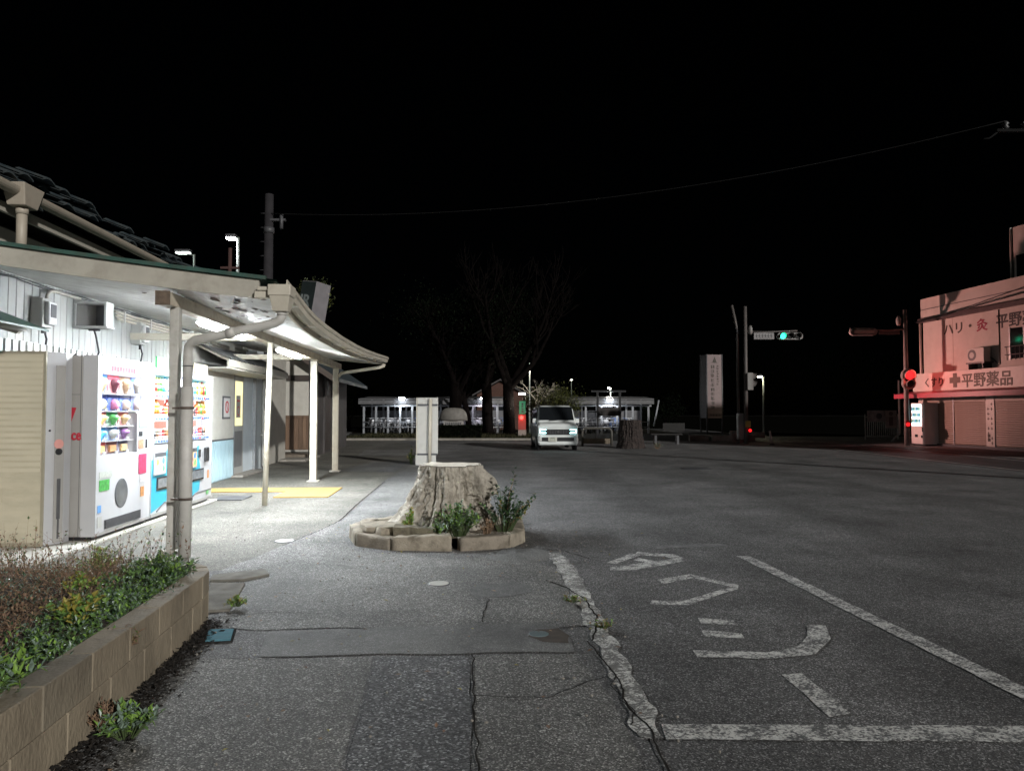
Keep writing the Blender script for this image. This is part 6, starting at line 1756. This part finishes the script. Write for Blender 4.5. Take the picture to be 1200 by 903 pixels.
for x in (5.0, 5.2, 5.4, 5.6, 5.8): part('window_bar', MB().tube([(x, -.2, 3.4), (x, -.2, 3.9)], .015, 5), DGREY, wd)
part('drop_cable', MB().tube([(4.42, -.02, 5.4), (4.42, -.02, 3.3), (4.3, -.03, 3.22)], .018, 5), INK, ph)
part('wall_joint', MB().box(1.86, 1.875, -.004, 0, 3.14, 5.4), mat('wall_stain', (.30, .23, .19), .8), ph)
ac = thing('air_conditioner', 'outdoor air conditioner unit on the pharmacy wall above the sign', 'air conditioner', (3.6, -.2, 3.5), PF)
part('case', MB().box(3.15, 4.05, -.38, -.06, 3.42, 3.98), mat('ac_case', (.50, .48, .44), .5, var=.05), ac, .02)
part('fan_grille', MB().tube([(3.42, -.382, 3.70), (3.42, -.392, 3.70)], .22, 20), DGREY, ac)
part('fan_ring', MB().tube([(3.42, -.391, 3.70), (3.42, -.396, 3.70)], .12, 16), GREYBOX, ac)
part('bracket', MB().box(3.1, 4.1, -.4, 0, 3.36, 3.42).box(3.2, 3.24, -.38, 0, 3.15, 3.36).box(3.95, 3.99, -.38, 0, 3.15, 3.36), BLACK, ac)
part('hose', MB().tube([(4.0, -.1, 3.6), (4.15, -.06, 3.5), (4.3, -.04, 3.35)], .025, 6), DGREY, ac)
bb = thing('rear_building', 'taller pale building block rising behind the pharmacy at the right edge', 'building', (7, 9, 0), PF)
part('wall', MB().box(2.62, 14, 2.2, 16, 0, 9.1), PHW, bb)
part('window', MB().box(2.8, 4.2, 2.17, 2.2, 7.0, 7.9), CGLASS, bb)
part('corner_pipe', MB().tube([(2.56, 2.15, 6.5), (2.56, 2.15, 9.1)], .05, 6), PHW, bb)

# vending machine beside the pharmacy
v2 = thing('drink_vending_machine', 'drink vending machine with a lit display standing beside the pharmacy', 'vending machine', (.2, -.75, 0), PF)
v2.location = (PF @ Matrix.Translation((.62, -.45, 0))).translation
part('cabinet', MB().box(-.30, .60, -1.02, -.42, .06, 1.85), mat('machine2', (.55, .53, .52), .45, var=.04), v2, .012)
part('front', MB().box(-.29, .59, -1.05, -1.02, .07, 1.84), mat('machine2_front', (.62, .58, .56), .4, var=.04), v2, .008)
dsp = part('display', MB().box(-.24, .40, -1.056, -1.05, .85, 1.78), glow('display2', (.70, .97, 1.0), 2.2), v2)
for q in range(3):
    part('shelf', MB().box(-.24, .40, -1.064, -1.056, .98 + q * .26, 1.01 + q * .26), mat('shelf2', (.2, .3, .3), .4), dsp)
    for k in range(6):
        part('bottle', MB().lathe([(.03, 0), (.032, .1), (.012, .16), (.012, .18)], (-.18 + k * .1, -1.075, 1.015 + q * .26), 8), mat(['b2g', 'b2w', 'b2b'][(k + q) % 3], [(.1, .35, .25), (.6, .65, .6), (.1, .3, .5)][(k + q) % 3], .4), dsp)
part('delivery_slot', MB().box(-.05, .14, -1.058, -1.05, .36, .48), SLOT, v2)
part('coin_panel', MB().box(.42, .50, -1.058, -1.05, .60, .80), SLOT, v2)
part('coin_return', MB().box(.36, .46, -1.058, -1.05, .34, .44), SLOT, v2)
part('feet', MB().box(-.25, .55, -1.0, -.45, 0, .06), BLACK, v2)

# fence with posters and drain pipe
fc = thing('poster_fence', 'white tube fence panel with two posters beside the right signal pole', 'fence', (19.6, 38.5, 0))
FY = 38.5; FX0, FX1 = 18.75, 20.4
FW = mat('fence_white', (.30, .29, .28), .5)
for k in range(17):
    x = FX0 + (FX1 - FX0) * k / 16
    part('bar', MB().tube([(x, FY, .12), (x, FY, 1.25)], .018, 5), FW, fc)
for z_ in (.2, 1.2): part('rail', MB().tube([(FX0, FY, z_), (FX1, FY, z_)], .022, 6), FW, fc)
for x in (FX0 - .03, FX1 + .06): part('post', MB().tube([(x, FY, 0), (x, FY, 1.35)], .03, 6), FW, fc)
po = part('poster', MB().box(FX0 + .06, FX0 + 1.0, FY - .04, FY - .03, .95, 1.55), mat('poster_a', (.22, .20, .20), .6, var=.4, vs=4), fc)
part('poster_figure', MB().tube([(FX0 + .7, FY - .045, 1.25), (FX0 + .7, FY - .041, 1.25)], .16, 12), mat('poster_ink', (.05, .05, .06), .6), po)
po = part('poster', MB().box(FX0 + 1.02, FX0 + 1.62, FY - .05, FY - .04, .62, 1.55), mat('poster_b', (.26, .21, .20), .6, var=.25, vs=4), fc)
part('poster_figure', MB().tube([(FX0 + 1.32, FY - .056, 1.38), (FX0 + 1.32, FY - .051, 1.38)], .11, 12).box(FX0 + 1.22, FX0 + 1.42, FY - .055, FY - .051, .75, 1.2), mat('poster_ink2', (.10, .06, .06), .6), po)
pp = thing('drain_pipe', 'thin grey pipe running down and bending away left of the signal pole', 'pipe', (18.95, 35.5, 0))
part('pipe', MB().tube([(18.95, 35.5, 3.0), (18.95, 35.5, .42), (18.9, 35.5, .36), (18.6, 35.5, .12), (18.55, 35.5, 0)], .05, 8), mat('pipe_dim', (.16, .155, .15), .6), pp)
part('bracket', MB().box(18.93, 18.97, 35.5, 35.56, 1.5, 1.56), DGREY, pp)

# ------------------------------------------------------------------ traffic signals
SIGC = mat('signal_case', (.20, .19, .18), .5, var=.08); POLES = mat('signal_pole', (.10, .088, .082), .6, var=.15)
L_G = glow('signal_green', (.02, 1.0, .48), 3.5); L_OFF = mat('signal_off', (.02, .02, .02), .2); L_R = glow('signal_red', (1.0, .012, .015), .9)


def round_signal(parent, c, ax, r, lens, hood=True, m=SIGC):
    """one round aspect: disc lens with a hood, facing ax"""
    c = Vector(c); ax = Vector(ax).normalized(); u = ax.cross(Vector((0, 0, 1))).normalized()
    le = part('lens', MB().tube([c, c + ax * .02], r, 18), lens, parent)
    if hood:
        mb = MB(); vs = []
        for rr in (r * 1.08, r * 1.14):
            for (dist) in (0, 1):
                for q in range(13):
                    a_ = math.radians(-35 + 250 * q / 12)
                    dd = .24 * (math.sin(a_) * .4 + .6) if dist else 0
                    vs.append(c + ax * dd + (u * math.cos(a_) + Vector((0, 0, 1)) * math.sin(a_)) * rr)
        n = 13
        mb.add(vs, [(q, q + 1, n + q + 1, n + q) for q in range(12)] + [(2 * n + q, 3 * n + q, 3 * n + q + 1, 2 * n + q + 1) for q in range(12)] + [(n + q, n + q + 1, 3 * n + q + 1, 3 * n + q) for q in range(12)])
        part('hood', mb, m, le)


def vehicle_signal(parent, x, y, z, face, lenses):
    w = 1.10
    part('signal_case', MB().box(x - w / 2 + .1, x + w / 2 - .1, y - .07, y + .07, z - .16, z + .16).tube([(x - w / 2 + .12, y - .07, z), (x - w / 2 + .12, y + .07, z)], .16, 14).tube([(x + w / 2 - .12, y - .07, z), (x + w / 2 - .12, y + .07, z)], .16, 14), SIGC, parent)
    for k, l_ in enumerate(lenses):
        round_signal(parent, (x - .35 + .35 * k, y + face * .072, z), (0, face, 0), .125, l_)


ta = thing('traffic_signal_pole', 'signal pole with name plate and green light left of the side street', 'traffic signal', (10.7, 33.2, 0))
part('pole', MB().tube([(10.7, 33.2, 0), (10.72, 33.2, 6.3)], [.10, .075], 12), POLES, ta)
part('arm', MB().tube([(10.7, 33.2, 5.15), (11.6, 33.2, 5.12), (13.1, 33.2, 5.18)], .035, 8), POLES, ta)
pl_ = part('name_plate', MB().box(11.08, 12.0, 33.1, 33.13, 4.78, 5.08), mat('plate_white', (.20, .19, .19), .5), ta)
m_ = MB()
for q in range(6): m_.box(11.15 + q * .135, 11.25 + q * .135, 33.095, 33.1, 4.92, 4.945); m_.box(11.185 + q * .135, 11.21 + q * .135, 33.094, 33.1, 4.86, 5.02)
for q in range(9): m_.box(11.2 + q * .08, 11.25 + q * .08, 33.095, 33.1, 4.81, 4.84)
part('plate_print', m_, BLACK, pl_)
vehicle_signal(ta, 12.75, 33.2, 4.93, -1, [L_G, L_OFF, L_OFF])
part('cap', MB().lathe([(.06, 0), (.1, .08), (.1, .3), (.05, .42)], (10.95, 33.2, 5.0), 10), SIGC, ta)
part('signal_case', MB().box(10.72, 11.0, 33.0, 33.4, 2.45, 3.25), SIGC, ta, .03)
round_signal(ta, (11.0, 33.2, 2.72), (1, 0, 0), .15, L_R)
round_signal(ta, (11.0, 33.2, 3.05), (1, 0, 0), .15, L_OFF)
part('push_button_box', MB().box(10.62, 10.86, 33.02, 33.1, .75, 1.05), mat('button_box', (.25, .2, .05), .5), ta, .02)
part('push_button_light', MB().tube([(10.82, 33.02, .62), (10.82, 32.98, .62)], .07, 10), L_R, ta)
part('control_cabinet', MB().box(10.35, 10.6, 33.2, 33.5, .2, 1.4), SIGC, ta, .02)
ld = bpy.data.lights.new('red_signal_light', 'SPOT'); ld.energy = 900; ld.color = (1, .47, .41); ld.spot_size = R(82); ld.spot_blend = .6; ld.shadow_soft_size = .12
lo = bpy.data.objects.new('red_signal_light', ld); COL.objects.link(lo); lo.parent = ta; lo.location = (.62, 0, 2.72)
lo.rotation_euler = Vector((-1, .25, -.16)).to_track_quat('Z', 'Y').to_euler()

tb_ = thing('traffic_signal_pole', 'signal pole with a glowing red light before the pharmacy', 'traffic signal', (17.07, 31.4, 0))
part('pole', MB().tube([(17.07, 31.4, 0), (17.09, 31.4, 5.9)], [.11, .075], 12), mat('signal_pole_b', (.20, .18, .17), .6, var=.15), tb_)
part('arm', MB().tube([(17.07, 31.4, 5.05), (16.4, 31.4, 5.0), (14.7, 31.4, 5.05)], .035, 8), POLES, tb_)
part('arm_plate', MB().box(15.95, 16.85, 31.4, 31.43, 4.82, 5.02), DARKWALL, tb_)
vehicle_signal(tb_, 15.25, 31.4, 4.93, 1, [L_OFF, L_OFF, L_OFF])
part('signal_visor_back', MB().box(14.8, 15.7, 31.3, 31.33, 4.86, 5.0), mat('visor_pale', (.34, .32, .28), .5), tb_, .02)
part('cap', MB().lathe([(.06, 0), (.1, .08), (.1, .3), (.05, .42)], (16.8, 31.4, 5.2), 10), SIGC, tb_)
part('signal_case', MB().tube([(17.08, 31.12, 3.02), (17.08, 31.3, 3.02)], .30, 18).tube([(17.08, 31.12, 2.70), (17.08, 31.3, 2.70)], .28, 18), SIGC, tb_)
round_signal(tb_, (17.06, 31.10, 3.03), (-.12, -1, 0), .19, L_R)
round_signal(tb_, (17.08, 31.11, 2.66), (-.12, -1, 0), .15, L_OFF)
part('push_button_box', MB().box(16.92, 17.12, 31.22, 31.3, .78, 1.1), mat('button_box_b', (.22, .05, .05), .5), tb_, .02)
part('push_button_light', MB().tube([(17.02, 31.22, .92), (17.02, 31.18, .92)], .08, 10), L_R, tb_)
ld = bpy.data.lights.new('red_signal_light', 'POINT'); ld.energy = 14; ld.color = (1, .10, .08); ld.shadow_soft_size = .12
lo = bpy.data.objects.new('red_signal_light', ld); COL.objects.link(lo); lo.parent = tb_; lo.location = (.02, -.65, 3.03)
sp2 = thing('support_pole', 'thin dark pole leaning beside the left signal pole', 'pole', (10.45, 33.5, 0))
part('pole', MB().tube([(10.45, 33.5, 0), (10.45, 33.5, 5.2), (10.2, 33.5, 6.4)], .06, 8), POLES, sp2)
part('collar', MB().tube([(10.45, 33.5, 5.1), (10.45, 33.5, 5.25)], .075, 8), DGREY, sp2)

# pylon sign board
py = thing('pylon_sign', 'tall three legged sign board with vertical lettering left of the signal pole', 'sign', (13.3, 48, 0))
PYF = mat('pylon_face', (.22, .16, .16), .5, var=.06)  # pinkish: light of the red signals put into the face colour
part('front_face', MB().box(12.95, 13.88, 48, 48.06, 1.08, 5.28), PYF, py)
part('side_face', MB().prism([(12.93, 48.05, 1.08), (12.88, 48.0, 1.08), (12.66, 48.75, 1.08), (12.71, 48.8, 1.08)], (0, 0, 4.2)), mat('pylon_side', (.07, .07, .075), .7), py)
for (x, y) in ((12.68, 48.78), (12.90, 48.02), (13.92, 48.05)): part('leg', MB().tube([(x, y, 0), (x, y, 5.3)], .055, 8), DGREY, py)
m_ = MB(); m_.prism([(13.3, 47.99, 4.78), (13.56, 47.99, 4.78), (13.43, 47.99, 5.14)], (0, -.006, 0)); m_.box(13.24, 13.62, 47.985, 47.99, 4.74, 4.77)
part('emblem', m_, INK, py)
m_ = MB()
def glyph(mb, x, z, s_, sd):
    r_ = random.Random(sd)
    for q in range(3):
        zz = z + s_ * (.15 + .3 * q) + r_.uniform(-.03, .03) * s_; mb.box(x + s_ * r_.uniform(0, .15), x + s_ * r_.uniform(.8, 1), 47.985, 47.994, zz, zz + s_ * .1)
    for q in range(r_.randint(1, 3)):
        xx = x + s_ * r_.uniform(.1, .85); mb.box(xx, xx + s_ * .1, 47.984, 47.993, z + s_ * r_.uniform(0, .3), z + s_ * r_.uniform(.7, 1))
for q in range(10): glyph(m_, 13.16, 4.35 - q * .30, .26, q)
for q in range(8): glyph(m_, 13.56, 4.45 - q * .17, .13, q + 40)
for q in range(4): glyph(m_, 13.06 + q * .19, 1.2, .16, q + 80)
part('lettering', m_, INK, py)

# kerb stones, rail and marker posts along the street corner
for k, (x, y, lab) in enumerate([(9.4, 36.6, 'pale kerb stone farthest left under the sign board'), (10.5, 36.4, 'pale kerb stone in the middle under the sign board'), (11.6, 36.2, 'pale kerb stone next to the left signal pole')]):
    single('kerb_block', lab, 'kerb', MB().box(x - .48, x + .48, y - .12, y + .12, 0, .30), mat('kerb_dim', (.16, .145, .13), .8, var=.25), (x, y, 0), bevel=.03)
rk = rock('rubble_stone', 'dark reddish rock beside the left signal pole', (11.0, 35.0, .2), (.7, .5, .45), .3, 31, mat('rock_red', (.10, .05, .045), .9, var=.3), 0, .8)
gr = thing('guard_kerb', 'long pale low barrier leading right from the left signal pole', 'barrier', (11.8, 36.8, 0))
part('barrier', MB().prism([(11.1, 36.9, .22), (13.0, 37.3, .12), (13.0, 37.5, .12), (11.1, 37.1, .22)], (0, 0, .3)), mat('kerb_dim', (.16, .145, .13), .8), gr, .02)
dn = thing('marker_post', 'leaning white marker post at the street corner', 'post', (11.4, 32.2, 0))
part('post', MB().tube([(11.52, 32.2, 0), (11.42, 32.2, .62)], .045, 8), mat('marker_white', (.34, .29, .28), .5), dn)
part('base', MB().lathe([(.12, 0), (.12, .04), (.06, .07)], (11.52, 32.2, 0), 10), BLACK, dn)
